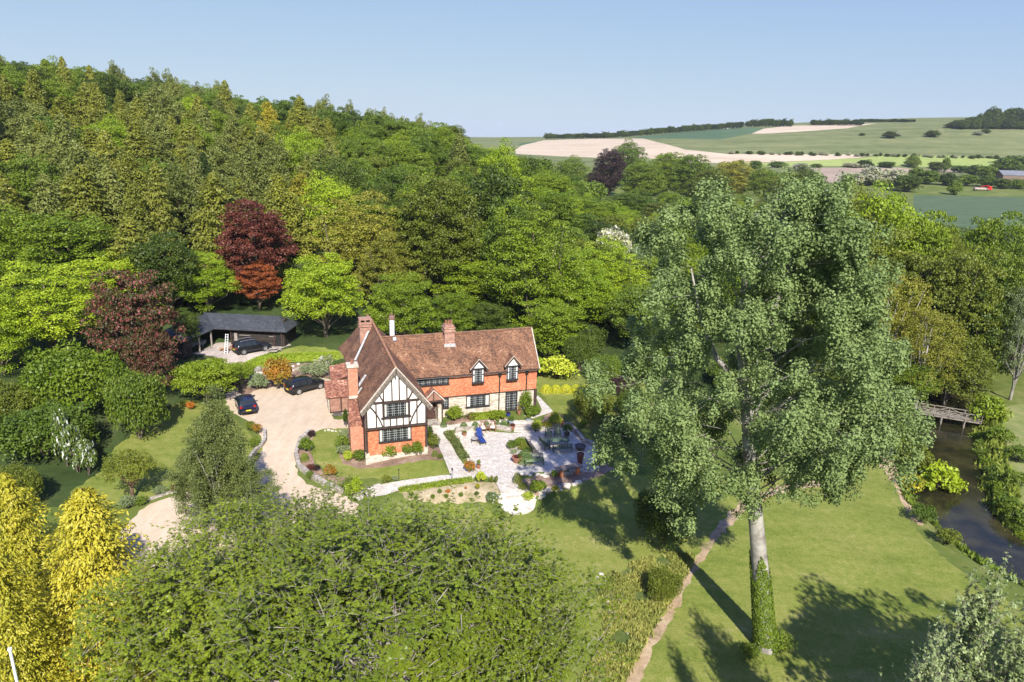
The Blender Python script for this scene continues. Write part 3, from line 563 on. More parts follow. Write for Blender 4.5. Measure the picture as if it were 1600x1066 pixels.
while yy < 285:
    st = 7.6+.011*(yy-96)*2; xx = -.80*yy-8+(row % 2)*st/2
    while xx < .02*yy:
        x = xx+rw.uniform(-2.2, 2.2); y = yy+rw.uniform(-2.2, 2.2); xx += st
        t = (x+60)*-.54+(y-60)*.84; az = x/y
        if t < (17 if az < -.40 else 22) or az > -.07: continue
        if az > -.30 and y < 118: continue
        if -.50 < az < -.28 and y < 104: continue
        z = hz1(x, y); up_ = t/150.0; q = rw.random(); nz = math.sin(x*.045+1.3)+math.cos(y*.06+x*.02)
        if az < -.26 and t < 128 and (t > 34 or az > -.5):   # conifer belt
            k = 'c1' if q < .10 else 'c2' if q < .22 else 'c3' if q < .32 else 'cr' if q < .58 else 'cs' if q < .74 else 'cy' if q < .77 else 'c4' if q < .80 else 'b3' if q < .88 else 'b1' if q < .95 else 'bl'
        elif t <= 34: k = 'b2' if q < .40 else 'b1' if q < .62 else 'bl' if q < .72 else 'c1' if q < .8 else 'c3' if q < .86 else 'b5'
        elif t >= 128: k = 'b3' if q < .30 else 'b5' if q < .42 else 'b4' if q < .60 else 'b1' if q < .80 else 'cs' if az > -.58 else 'c2'
        elif False: pass
        else: k = 'b3' if q < .26 else 'b1' if q < .52 else 'b4' if q < .70 else 'b5' if q < .80 else 'c3' if q < .9 else 'bl'
        cat, (lab, grp) = SPEC[k]; con = cat == 'conifer'
        key = {'cy': 'cr', 'bl': 'b1'}.get(k, k); leaf = {'cy': LF['larchy'], 'bl': LF['lime']}.get(k)
        if k == 'b4' and rw.random() < .4: leaf = LF['olive']; lab = 'upright olive broadleaf in the hillside wood'; grp = 'olive broadleaves of the hillside wood'
        hh = rw.uniform(12.5, 18) if con else rw.uniform(12, 17); R_ = rw.uniform(3.6, 5.6) if con else rw.uniform(4.6, 6.6)
        if t > 128 and con: hh = rw.uniform(14.5, 19.5); R_ = rw.uniform(3.4, 4.6)
        if k in ('c1', 'c3') and t > 110: hh *= .85; R_ *= 1.15
        zx = 'at the left frame edge' if az < -.62 else 'above the pink-blossomed tree' if az < -.52 else 'above the garage' if az < -.43 else 'above the copper tree' if az < -.34 else 'above the khaki trees' if az < -.25 else 'above the house chimneys' if az < -.16 else 'on the right-hand tip of the hill'; zy = 'on the lower slope' if t < 42 else 'low on the middle slope' if t < 72 else 'high on the middle slope' if t < 105 else 'on the upper slope' if t < 135 else 'on the skyline'
        lab = lab.replace('in the hillside wood', zy+' '+zx).replace('at the foot of the hillside wood', zy+' '+zx).replace('among paler trees of the hillside wood', zy+' '+zx); plant(key, (x, y, z), lab, cat, hgt=hh, R=R_, group=lab if False else grp, leaf=leaf, name='conifer' if con else 'beech_tree' if k in ('b1', 'b2', 'bl') else 'broadleaf_tree'); woodcount += 1
    yy += st*.86; row += 1
print('wood trees', woodcount)

# ------------------------------------------------------------------ named trees round the garden and in the valley
TT('maple', 390, 104, 308, 132, 'dark copper-red tree with rust-orange lower boughs beside the garage', name='copper_beech_tree')
TT('maple', 400, 100, 408, 88, 'rust-orange copper tree low in front of the dark red one', leaf=LF['coppero'], name='copper_beech_tree')
TT('fine', 503, 93, 398, 128, 'bright lime green rounded tree between garage and house')
TT('fine', 470, 100, 425, 60, 'narrow lime green tree behind the garage end')
TT('layer', 555, 112, 305, 155, 'pale khaki-yellow layered tree behind the house chimney', leaf=LF['khaki'])
TT('layer', 600, 106, 370, 110, 'khaki-green layered tree left of the big olive tree', leaf=LF['khaki'])
TT('oak', 683, 112, 266, 152, 'great domed olive green tree straight behind the house')
TT('fine', 628, 92, 428, 118, 'pale green forked garden tree behind the white flue', leaf=LF['beech'])
TT('fine', 705, 94, 455, 90, 'low green tree right behind the main chimney', leaf=LF['beech'])
TT('b5', 775, 128, 246, 120, 'dark green tree behind the bright wood edge right of the olive tree')
TT('b1', 783, 150, 216, 74, 'bright yellow-green tree top against the pale field', leaf=LF['lime'])
TT('layer', 835, 102, 318, 150, 'tall fresh green layered tree right of the house roof')
TT('layer', 905, 104, 395, 120, 'bright green layered tree behind the right garden lawn', leaf=LF['lime'])
TT('b3', 795, 112, 300, 90, 'mid green tree between the olive tree and the tall layered one')
TT('b2', 862, 92, 470, 110, 'low boughed bright green tree above the yellow shrubs')
TT('layer', 960, 112, 378, 120, 'yellow-green layered tree left of the poplar crown', leaf=LF['lime'])
TT('b3', 1005, 96, 440, 110, 'mid green tree behind the left edge of the poplar')
TT('b3', 905, 150, 330, 110, 'green tree halfway up the valley left of the small meadow')
TT('b1', 860, 160, 292, 90, 'yellow-green tree rising over the valley trees', leaf=LF['lime'])
TT('b1', 935, 170, 330, 90, 'lime green tree below the small meadow', leaf=LF['lime'])
TT('b3', 890, 128, 345, 80, 'green bushy tree in the middle of the valley wood')
TT('b5', 760, 96, 468, 80, 'dark green tree close behind the right half of the roof')
TT('b1', 722, 190, 212, 60, 'bright green tree at the tip of the wooded hill', leaf=LF['lime'])
TT('b3', 660, 180, 205, 80, 'dark mid green tree near the tip of the wooded hill')
TT('b4', 610, 190, 178, 70, 'broad green tree on the wooded skyline above the house')
TT('far', 962, 130, 352, 60, 'cream blossoming hawthorn in the valley', leaf=LF['haw'])
TT('s2', 1000, 125, 385, 60, 'grey-green willow bush left of the poplar top', cat='tree', leaf=LF['grey'], name='willow_bush')
TT('b2', 1040, 118, 400, 110, 'green tree filling the gap behind the poplar, left side', leaf=LF['beech'])
for u, y, vt, w, leaf, lab in [(1120, 105, 420, 120, 'mid', 'mid green tree hidden behind the poplar crown'), (1230, 105, 400, 120, 'beech', 'fresh green tree hidden behind the poplar crown'), (1300, 95, 430, 110, 'mid', 'green tree behind the right shoulder of the poplar'), (1060, 88, 500, 90, 'dark', 'dark green tree below the left poplar boughs'), (1150, 84, 560, 90, 'mid', 'low green tree behind the poplar trunk'), (1260, 84, 560, 90, 'olive', 'low olive tree behind the poplar trunk'), (1010, 84, 545, 80, 'dark', 'dark bushy tree between side lawn and poplar')]:
    TT('b3', u, y, vt, w, lab, leaf=LF[leaf])
# left side of the garden
TT('layer', 62, 79, 412, 175, 'yellow-green layered beech at the left edge', leaf=LF['lime'])
TT('layer', -20, 74, 450, 130, 'yellow-green layered beech cut by the left frame edge', leaf=LF['lime'])
TT('layer', 262, 98, 405, 120, 'fresh green beech left behind the garage')
TT('layer', 318, 97, 395, 110, 'bright beech directly behind the garage roof', leaf=LF['lime'])
TT('b2', 160, 90, 395, 110, 'bright green beech behind the pink-flowered tree', leaf=LF['lime'])
TT('b5', 285, 84, 480, 50, 'dark green tree in shade left of the garage')
TT('maple', 196, 73, 418, 135, 'dark tree covered in pink blossom left of the garage', leaf=LF['pink'], name='pink_blossom_tree')
TT('b1', 225, 71, 500, 80, 'lower bough tree of pink blossom beside the yard', leaf=LF['pink'], name='pink_blossom_tree')
TT('bigshrub', 108, 66, 545, 165, 'broad pale green bushy tree below the yellow-green beech', leaf=LF['beech'])
TT('bigshrub', 205, 62, 580, 105, 'mid green bushy tree at the top of the left lawn')
TT('bigshrub', 60, 58, 640, 165, 'dark mid green bushy tree at the left edge above the golden conifers', leaf=LF['mid'])
TT('bigshrub', 0, 62, 600, 120, 'green bushy tree at the far left', leaf=LF['olive'])
TT('bigshrub', 20, 50, 735, 90, 'low olive bush behind the left golden conifer', leaf=LF['olive'])
for u, v0, v1, w in [(105, 728, 642, 26), (123, 738, 666, 30), (139, 742, 688, 26)]:
    TB('s2', u, v0, v1, w*1.4, {105: 'upper', 123: 'middle', 139: 'lower'}[u]+' clump of the white-flowering shrubs', cat='shrub', leaf=LF['white'], group='white flowering shrubs by the left lawn', name='white_blossom_shrub')
TB('mush', 208, 780, 708, 84, 'small mushroom-shaped bronze-green tree on the left lawn', leaf=LF['olive'], name='rounded_tree')
TB('open', 352, 850, 603, 98, 'tall grey-green birch between the left lawn and the drive', name='birch_tree')
TB('open', 322, 828, 680, 96, 'lower grey-green birch leaning over the left lawn', name='birch_tree')
TB('open', 395, 855, 705, 84, 'small birch at the edge of the gravel drive', name='birch_tree')
TB('spread', 325, 628, 560, 100, 'wide low-spreading light green tree between lawn and yard', leaf=LF['beech'])
TB('spread', 372, 602, 566, 62, 'small spreading green tree beside the photinia', leaf=LF['beech'])
TB('s2', 436, 606, 560, 52, 'round orange-red photinia bush behind the black car', cat='shrub', leaf=LF['photinia'], name='photinia_bush')
TB('s2', 405, 608, 585, 34, 'low grey-green bush at the corner of the gravel', cat='shrub', leaf=LF['grey'])
for i, (u, v0, v1, w, lf, lab) in enumerate([(498, 590, 568, 34, 'grey', 'grey-green rockery shrub left of the house'), (510, 578, 556, 30, 'haw', 'pale blossoming rockery shrub left of the house'), (524, 588, 566, 24, 'mid', 'green rockery shrub close to the house corner'), (478, 585, 570, 24, 'grey', 'small grey shrub above the parked black car')]):
    TB('s1', u, v0, v1, w, lab, cat='shrub', leaf=LF[lf])
# valley trees, middle distance
VAL = [(950, 307, 232, 56, 'purple', 'tall dark purple beech in the valley'), (924, 308, 270, 34, 'purple', 'small dark purple tree beside the tall one'), (978, 290, 218, 44, 'mid', 'green tree right behind the purple beech'), (890, 300, 244, 44, 'mid', 'rounded green tree left of the purple beech'), (843, 300, 246, 30, 'mid', 'small round tree below the pale field'), (822, 310, 243, 24, 'dark', 'little dark round tree below the pale field'), (1000, 318, 250, 60, 'mid', 'green tree above the small meadow'), (1040, 305, 237, 54, 'beech', 'fresh green tree behind the small meadow'), (1075, 318, 240, 60, 'mid', 'full green tree right of the small meadow'), (1140, 310, 250, 60, 'khaki', 'bronze-green tree behind the poplar top'), (1192, 320, 260, 50, 'mid', 'green tree behind the poplar top right'), (1228, 330, 266, 50, 'olive', 'olive tree behind the poplar top right'), (1255, 330, 260, 46, 'dark', 'dark green tree left of the red canopy'), (1105, 330, 262, 60, 'olive', 'olive tree behind the poplar top left'), (875, 330, 270, 60, 'mid', 'green tree mass below the pale field'), (842, 330, 268, 50, 'beech', 'fresh green tree mass below the pale field'), (985, 345, 300, 70, 'mid', 'spreading green tree at the small meadow edge'), (800, 300, 262, 44, 'mid', 'grey-green tree by the far field corner'), (915, 330, 282, 40, 'mid', 'green tree below the small purple one')]
for u, vb, vt, w, lf, lab in VAL: TB('oak' if lf == 'purple' or w > 52 else 'b1' if w > 40 else 'far', u, vb+(3 if lf != 'purple' else 0), vt-2, w*(1.35 if lf != 'purple' else 1.1), lab, leaf=LF[lf])
# right side: bright mass behind the river
for y, u, vt, w, k, lf, lab in [(115, 1362, 290, 100, 'b1', 'olive', 'rounded yellow-olive tree right of the poplar top'), (112, 1405, 285, 110, 'b1', 'lime', 'large lime-olive tree against the dark crop field'), (105, 1440, 318, 90, 'b3', 'beech', 'green tree on the right shoulder of the lime-olive mass'), (100, 1370, 350, 130, 'oak', 'olive', 'broad olive tree in the middle of the right mass'), (95, 1450, 385, 120, 'oak', 'olive', 'broad yellowish tree overhanging the river'), (92, 1520, 380, 110, 'oak', 'olive', 'olive tree above the footbridge'), (88, 1400, 410, 130, 'wispy', 'khaki', 'thin-leaved khaki tree with bare twigs right of the poplar'), (84, 1465, 470, 110, 'wispy', 'khaki', 'thin-leaved khaki tree over the river'), (120, 1560, 320, 84, 'b3', 'beech', 'green tree at the right edge below the crop field'), (96, 1590, 375, 70, 'b3', 'mid', 'mid green tree at the right frame edge'), (86, 1500, 520, 90, 'b1', 'olive', 'low olive tree beside the footbridge'), (104, 1500, 345, 70, 'wispy', 'olive', 'thin olive tree behind the overhanging one'), (90, 1560, 430, 80, 'b5', 'dark', 'dark tree in the shade behind the bridge'), (130, 1470, 330, 60, 'b3', 'beech', 'small green tree below the crop field'), (110, 1540, 470, 80, 'b3', 'mid', 'green tree behind the bridge'), (100, 1630, 340, 90, 'b1', 'mid', 'green tree beyond the right frame edge'), (84, 1420, 560, 80, 'b3', 'mid', 'green bush tree left of the bridge')]:
    TT(k, u, y, vt, w*1.25 if k != 'wispy' else w, lab, leaf=LF[lf])
TB('wispy', 1578, 625, 428, 76, 'bare-trunked pale willow beyond the footbridge', leaf=LF['grey'], name='willow_tree')
TB('s2', 1465, 775, 726, 70, 'round yellow-green willow bush on the river bank', cat='shrub', leaf=LF['lime'], name='willow_bush')
TB('s2', 1420, 740, 690, 66, 'feathery green bush beside the river', cat='shrub', leaf=LF['olive'], name='willow_bush')
TB('s1', 1422, 775, 742, 36, 'yellow-flowering clump on the river bank', cat='shrub', leaf=LF['yflower'])
TB('s1', 1440, 815, 790, 40, 'low green bank plants at the bend', cat='shrub', leaf=LF['mid'])
TB('s1', 1480, 850, 828, 40, 'low green bank plants below the bend', cat='shrub', leaf=LF['olive'])
TB('s2', 1540, 665, 620, 60, 'leafy shrub at the far end of the footbridge', cat='shrub', leaf=LF['beech'])
for i in range(15):
    v = 690+i*13; uu = 1528+(0, 2, 6, 12, 22, 30, 34, 34, 38, 44, 52, 60, 70, 80, 92)[i]
    TB('s1', uu+4, v, v-13, 30, 'leafy bank plants on the far river side, '+('just below the bridge' if i < 4 else 'opposite the willow bush' if i < 8 else 'past the river bend' if i < 12 else 'close to the right frame edge'), cat='shrub', leaf=LF['mid' if i % 3 else 'beech'], group='bank plants on the far side of the river', name='bank_plant')
for i, (u, v) in enumerate([(1585, 760), (1575, 800), (1595, 820), (1590, 720), (1560, 690)]):
    TB('s2', u, v, v-22, 46, 'green meadow-side bush beyond the river', cat='shrub', leaf=LF['mid'], group='bushes beyond the river')
rv_ = random.Random(17); MEAD = GP([i7(880, 540), i7(1130, 545), i7(1120, 650), i7(930, 640)]); yy = 108.0
while yy < 318:
    st = 8.5+.014*(yy-100); xx = -.03*yy-4
    while xx < .50*yy:
        x, y = xx+rv_.uniform(-2.5, 2.5), yy+rv_.uniform(-2.5, 2.5); xx += st
        if yy > 150 and x/y > .40: continue
        if in_poly(np.array([x]), np.array([y]), MEAD)[0] or (y < 330 and 205 < y and .10 < x/y < .20): continue
        q = rv_.random(); k, lf, lab = (('b3', 'mid', 'mid green lumpy tree'), ('b1', 'beech', 'fresh green rounded tree'), ('b1', 'lime', 'yellow-green rounded tree'), ('b5', 'dark', 'dark green tree'), ('b4', 'olive', 'olive upright tree'), ('b2', 'beech', 'fresh green layered tree'), ('bigshrub', 'grey', 'grey-green willow'), ('b1', 'haw', 'cream-blossoming hawthorn'))[int(q*(7.3 if y > 170 else 5.9))]
        az = x/y; zx = 'left in the valley wood' if az < .04 else 'left of the valley meadow' if az < .12 else 'below the valley meadow' if az < .2 else 'in the valley behind the poplar' if az < .34 else 'in the valley right of the poplar'
        zy = 'nearest row' if y < 135 else 'second row' if y < 165 else 'middle rows' if y < 215 else 'back rows' if y < 270 else 'farthest rows'
        hh = (rv_.uniform(8, 13) if y < 215 else rv_.uniform(7, 11))*(.65 if k == 'bigshrub' or lf == 'haw' else 1)
        plant(k, (x, y), lab+', '+zx+', '+zy, hgt=hh, R=rv_.uniform(4.2, 6.3)*(.7 if lf == 'haw' else 1), leaf=LF[lf], group=lab+'s of the valley wood', name='valley_tree')
    yy += st*.9
for i, (u, y, vt, w, lf, lab) in enumerate([(1335, 104, 330, 110, 'lime', 'bright tree rising just right of the poplar crown'), (1372, 122, 292, 90, 'olive', 'olive tree top against the pale far hedges'), (1425, 108, 345, 110, 'beech', 'bright green tree in the heart of the right belt'), (1480, 118, 362, 100, 'lime', 'lime green tree below the crop field corner'), (1530, 108, 395, 90, 'beech', 'fresh green tree right of the lime belt'), (1345, 92, 420, 100, 'beech', 'fresh green tree low behind the poplar shoulder'), (1400, 98, 450, 110, 'lime', 'yellow-green tree low in the right belt'), (1455, 96, 470, 100, 'olive', 'olive tree low in the right belt above the bridge'), (1520, 98, 470, 110, 'beech', 'fresh green tree right above the bridge'), (1580, 112, 400, 90, 'lime', 'lime green tree at the right frame edge'), (1350, 84, 520, 80, 'olive', 'olive tree behind the right poplar boughs'), (1610, 100, 450, 90, 'olive', 'olive tree cut by the right frame edge')]):
    TT(('b1', 'b3', 'b2')[i % 3], u, y, vt, w*1.15, lab, leaf=LF[lf])
# hedgerow and field trees far off
HR = [(1155, 262, 250, 16), (1180, 266, 250, 20), (1215, 262, 252, 26), (1250, 268, 254, 24), (1275, 262, 256, 18), (1330, 262, 254, 24), (1350, 262, 250, 24), (1385, 262, 252, 26), (1425, 262, 242, 20), (1462, 268, 252, 24), (1476, 268, 246, 14), (1500, 270, 258, 26), (1520, 275, 258, 26), (1540, 278, 258, 30), (1570, 270, 246, 40), (1595, 270, 242, 40), (1430, 285, 262, 30), (1450, 288, 264, 30), (1480, 290, 270, 30), (1510, 290, 272, 30), (1540, 292, 274, 26), (1565, 295, 278, 26), (1590, 295, 280, 26), (1330, 290, 268, 36), (1360, 290, 260, 40), (1395, 292, 262, 40), (1322, 300, 274, 24), (1415, 300, 272, 40), (1490, 305, 280, 20)]
for i, (u, vb, vt, w) in enumerate(HR):
    hw = u in (1360, 1395, 1250, 1330)
    TB('far' if i % 2 else 'far2', u, vb, vt, w, ('cream-flushed hawthorn in the far hedgerows, ' if hw else 'dark green hedgerow tree between far fields, ')+('left of the ploughed strip' if u < 1300 else 'near the ploughed strip' if u < 1400 else 'above the dark crop field' if u < 1500 else 'around the blue-grey barn')+(', upper hedge' if vb < 270 else ', middle hedge' if vb < 285 else ', lower hedge'), leaf=LF['haw'] if hw else LF['mid' if i % 3 else 'dark'], group='far hawthorns' if hw else 'far hedgerow trees', name='hedgerow_tree')
rh = random.Random(3)
for i in range(46):   # bushes dotted along the foot of the down
    u = 1145+i*10+rh.uniform(-4, 4); v = 239+.018*(u-1145)+rh.uniform(-.6, .6); fl = rh.random() < .45
    TB('far2', u, v+1.5, v-rh.uniform(2.2, 4.5), rh.uniform(5, 10), 'whitish blossoming bush at the foot of the down' if fl else 'small dark bush at the foot of the down', cat='shrub', leaf=LF['haw'] if fl else LF['dark'], group='blossoming bushes at the foot of the down' if fl else 'dark bushes at the foot of the down', name='field_bush')
for u, v, w, h, fl, lab in [(1390, 216, 20, 11, 0, 'dark thicket on the open down'), (1403, 213, 10, 6, 1, 'pale thorn beside the dark thicket on the down'), (1456, 214, 20, 10, 0, 'dark thorn clump high on the down'), (1465, 210, 12, 8, 1, 'whitish thorn clump high on the down'), (1528, 211, 14, 6, 1, 'pale thorn on the right of the down'), (1540, 208, 14, 6, 0, 'grey-green thorn on the right of the down'), (1347, 212, 9, 4, 0, 'tiny lone bush on the open down')]:
    TB('far2', u, v, v-h, w, lab, cat='shrub', leaf=LF['haw'] if fl else LF['dark'], name='field_bush')
def ridge_wood(us, vbf, hpx, wpx, group, lab):
    u = us[0]
    while u < us[1]:
        vb = vbf(u); TB('far' if rh.random() < .5 else 'far2', u, vb+1.0, vb-hpx(u)*rh.uniform(.8, 1.15), wpx*rh.uniform(.8, 1.3), lab, leaf=LF['dark'] if rh.random() < .6 else LF['fir'], group=group, name='skyline_tree'); u += wpx*.62
ridge_wood((855, 1160), lambda u: np.interp(u, [855, 940, 1000, 1100, 1160], [216, 215.5, 211, 203, 199]), lambda u: np.interp(u, [855, 1000, 1160], [7, 9, 9]), 9, 'trees of the long wood along the skyline', 'dark tree in the long skyline wood behind the pale field')
ridge_wood((1168, 1240), lambda u: 197, lambda u: np.interp(u, [1168, 1200, 1240], [9, 12, 10]), 9, 'trees of the middle skyline copse', 'dark tree of the small copse on the middle skyline')
ridge_wood((1270, 1345), lambda u: 195, lambda u: 8, 8, 'trees of the skyline belt beside the upper pale field', 'dark tree of the low belt beside the upper pale field')
ridge_wood((1345, 1430), lambda u: 190, lambda u: 4.5, 7, 'trees of the thin skyline belt', 'dark tree of the thin belt at the right skyline')
ridge_wood((1485, 1545), lambda u: 199, lambda u: np.interp(u, [1485, 1545], [8, 24]), 14, 'trees of the big wood on the right skyline', 'dark tree of the big wood at the top right')
ridge_wood((1540, 1610), lambda u: 199, lambda u: 30, 18, 'trees of the big wood on the right skyline', 'dark tree of the big wood at the top right')
ridge_wood((1500, 1610), lambda u: 201, lambda u: 14, 14, 'front trees of the big wood on the right skyline', 'dark front tree of the big wood at the top right')
# ------------------------------------------------------------------ the great poplar
def big_poplar():
    g = G(1196, 1010); y0 = g.y; rng = np.random.default_rng(21)
    root = empty('poplar_tree', g, 0, 'huge silver-green poplar with pale trunk, ivy round its foot, alone on the big lawn', 'tree')
    def wpt(u, v, y=y0): p = Zat(u, v, y); return Vector((p.x, p.y, p.z))-g
    dep = lambda z: (y0*c_+(H-g.z-z)*s_)/F
    cl = [(1197, 1022, 19), (1196, 1003, 16.5), (1192, 950, 14.5), (1187, 880, 12.5), (1180, 800, 11), (1172, 720, 10), (1166, 640, 8.5), (1160, 570, 7), (1158, 500, 5.5), (1165, 420, 4), (1172, 340, 2)]
    pts_ = []; rr = []
    for u, v, r in cl: p = wpt(u, v); pts_.append(p); rr.append(r*dep(p.z))
    mb = MB(); mb.tube(pts_, rr, 14)
    mb.tube([wpt(1158, 560), wpt(1190, 520, y0-.5), wpt(1215, 470, y0-.6), wpt(1240, 400, y0)], [.22, .18, .12, .05], 8)
    mb.tube([wpt(1163, 610), wpt(1120, 560, y0+.5), wpt(1095, 500, y0+1), wpt(1080, 420, y0)], [.2, .16, .1, .04], 8)
    # crown outline: (row, left column, right column)
    OUT = [(280, 1130, 1200), (297, 1070, 1235), (330, 1012, 1285), (370, 1010, 1340), (430, 998, 1345), (490, 985, 1345), (540, 965, 1415), (585, 960, 1432), (630, 960, 1422), (680, 950, 1375), (720, 962, 1350), (745, 1000, 1340), (765, 1020, 1310)]
    zs = []; xl = []; xr = []
    for v, a, b in OUT: p = wpt(a, v); q = wpt(b, v); zs.append(p.z); xl.append(p.x); xr.append(q.x)
    zs = zs[::-1]; xl = xl[::-1]; xr = xr[::-1]
    cc = []; N0 = 300
    for i in range(N0):
        k = (i+.5)/N0; z = zs[0]+1.2+(zs[-1]-zs[0]-1.8)*k**.92; a = np.interp(z, zs, xl); b = np.interp(z, zs, xr); mid = np.interp(z, [0, 28], [.5, -1.0]); th = i*2.39996+rng.normal()*.25
        c, s = math.cos(th), math.sin(th); low_ = z < zs[0]+5.5; hx = (b-mid) if c > 0 else (mid-a); hy = (b-a)*.5*.92
        hy *= 1 if z > zs[4] else .42
        rr_ = rng.uniform(.62, .93) if (i % 3 or low_) else rng.uniform(.15, .6); lump = 1+.16*math.sin(th*3+z*.9)+.10*math.sin(th*5-z*1.7); lump = min(lump, 1.0) if (c > 0 and z < 19) else lump; tip = Vector((mid+c*hx*rr_*lump*1.05, s*hy*rr_*lump, z+rng.normal()*.4))
        zf = max(10.5, z-rng.uniform(1.5, 4)); f = Vector((float(np.interp(zf, [q.z for q in pts_], [q.x for q in pts_])), 0, zf))
        m1 = f.lerp(tip, .55)+Vector((0, 0, .5)); L_ = (tip-f).length
        if z < zs[0]+1.5 and s < -.25 and abs(c) < .45: continue
        if L_ > 1.5: mb.tube([f, m1, tip], [.02+.006*L_, .012+.003*L_, .006], 5, cap=False) if i % 3 == 0 else None
        outd = Vector((c, s, 0)); cc.append(tip)
        for j in range(6):
            o = m1.lerp(tip, rng.uniform(.72, 1.12))+Vector(rng.normal(size=3))*.36; drop = rng.uniform(0, 1.5) if z < zs[-1]*.7 else rng.uniform(-.5, .9); o.z = max(o.z-drop, zs[0]+.2); cc.append(o)
            if j < 1: mb.tube([m1, o], [.014, .006], 3, cap=False)
    for u_, v_, dy_ in ((1045, 770, 0), (1062, 790, -.5), (1075, 810, 0), (1058, 825, .5), (1090, 780, 1), (1040, 745, .5), (1080, 755, -.8)):
        q = wpt(u_, v_, y0+dy_); mb.tube([wpt(1172, 700), wpt((1172+u_)/2, 700, y0+dy_*.5), q], [.05, .03, .01], 4, cap=False) if dy_ == 0 else None
        for j in range(3): cc.append(q+Vector(rng.normal(size=3))*.3)
    cc = np.array([tuple(v) for v in cc]); m = len(cc); pr = rng.uniform(.34, .80, (m, 1)); rad = np.hstack([pr*.95, pr*.95, pr*1.25])
    p, n = clouds(cc, rad, 140, rng, shell=.2, upb=.45, outb=.95, rnd=.42, low=-.9)
    td = rng.normal(size=(len(p), 3))*.7; td[:, 2] -= .8
    # epicormic tuft half way up the bare trunk
    tc_ = np.array([tuple(wpt(1165, 795, y0-.4)), tuple(wpt(1175, 810, y0-.5)), tuple(wpt(1152, 805, y0-.3))]); p2, n2 = clouds(tc_, np.full((3, 3), .5), 90, rng, shell=.1)
    p = np.vstack([p, p2]); n = np.vstack([n, n2]); td = np.vstack([td, rng.normal(size=(len(p2), 3))])
    me = leaf_mesh('crown', p, n, .145, .8, rng, td); me.materials.append(LF['poplar']); o = bpy.data.objects.new('crown', me); COL.objects.link(o); o.parent = root
    mb.build('trunk', BARKW, root, smooth=True)
    # ivy sleeve
    k = 9000; h = rng.uniform(0, 1, k)**1.05; topz = 7.2; th = rng.uniform(0, 6.283, k); z = h*topz*(.86+.14*np.sin(th*3)); cx_ = np.interp(z, [q.z for q in pts_], [q.x for q in pts_]); r_ = np.interp(z, [q.z for q in pts_], rr)+rng.uniform(.01, .12, k)
    keep = (rng.uniform(0, 1, k) < 1.1-h*.35) & ~((z < .5) & (np.sin(th) < -.2) & (np.cos(th) < .3)); pp = np.stack([cx_+np.cos(th)*r_, np.sin(th)*r_, z], 1)[keep]; nn = np.stack([np.cos(th), np.sin(th), np.full(k, .3)], 1)[keep]+rng.normal(size=(keep.sum(), 3))*.4
    me = leaf_mesh('ivy', pp, nn, .14, .8, rng); me.materials.append(LF['ivy']); o = bpy.data.objects.new('ivy', me); COL.objects.link(o); o.parent = root
    return root
pop = big_poplar()
# tall trees standing behind and right of the camera: only their shade reaches the lawn
def offcam(x, y, hh, R_, lab): plant('b3', (x, y), lab, hgt=hh, R=R_, leaf=LF['mid'])
offcam(28, 19, 23, 6.5, 'tall broadleaf tree right of the viewpoint shading the lawn')
offcam(35, 20, 20, 6, 'second tall broadleaf tree further right of the viewpoint')
offcam(31, 13.5, 24, 6, 'broadleaf tree between the others right of the viewpoint'); offcam(26, 9, 25, 6, 'tall broadleaf tree behind the viewpoint')

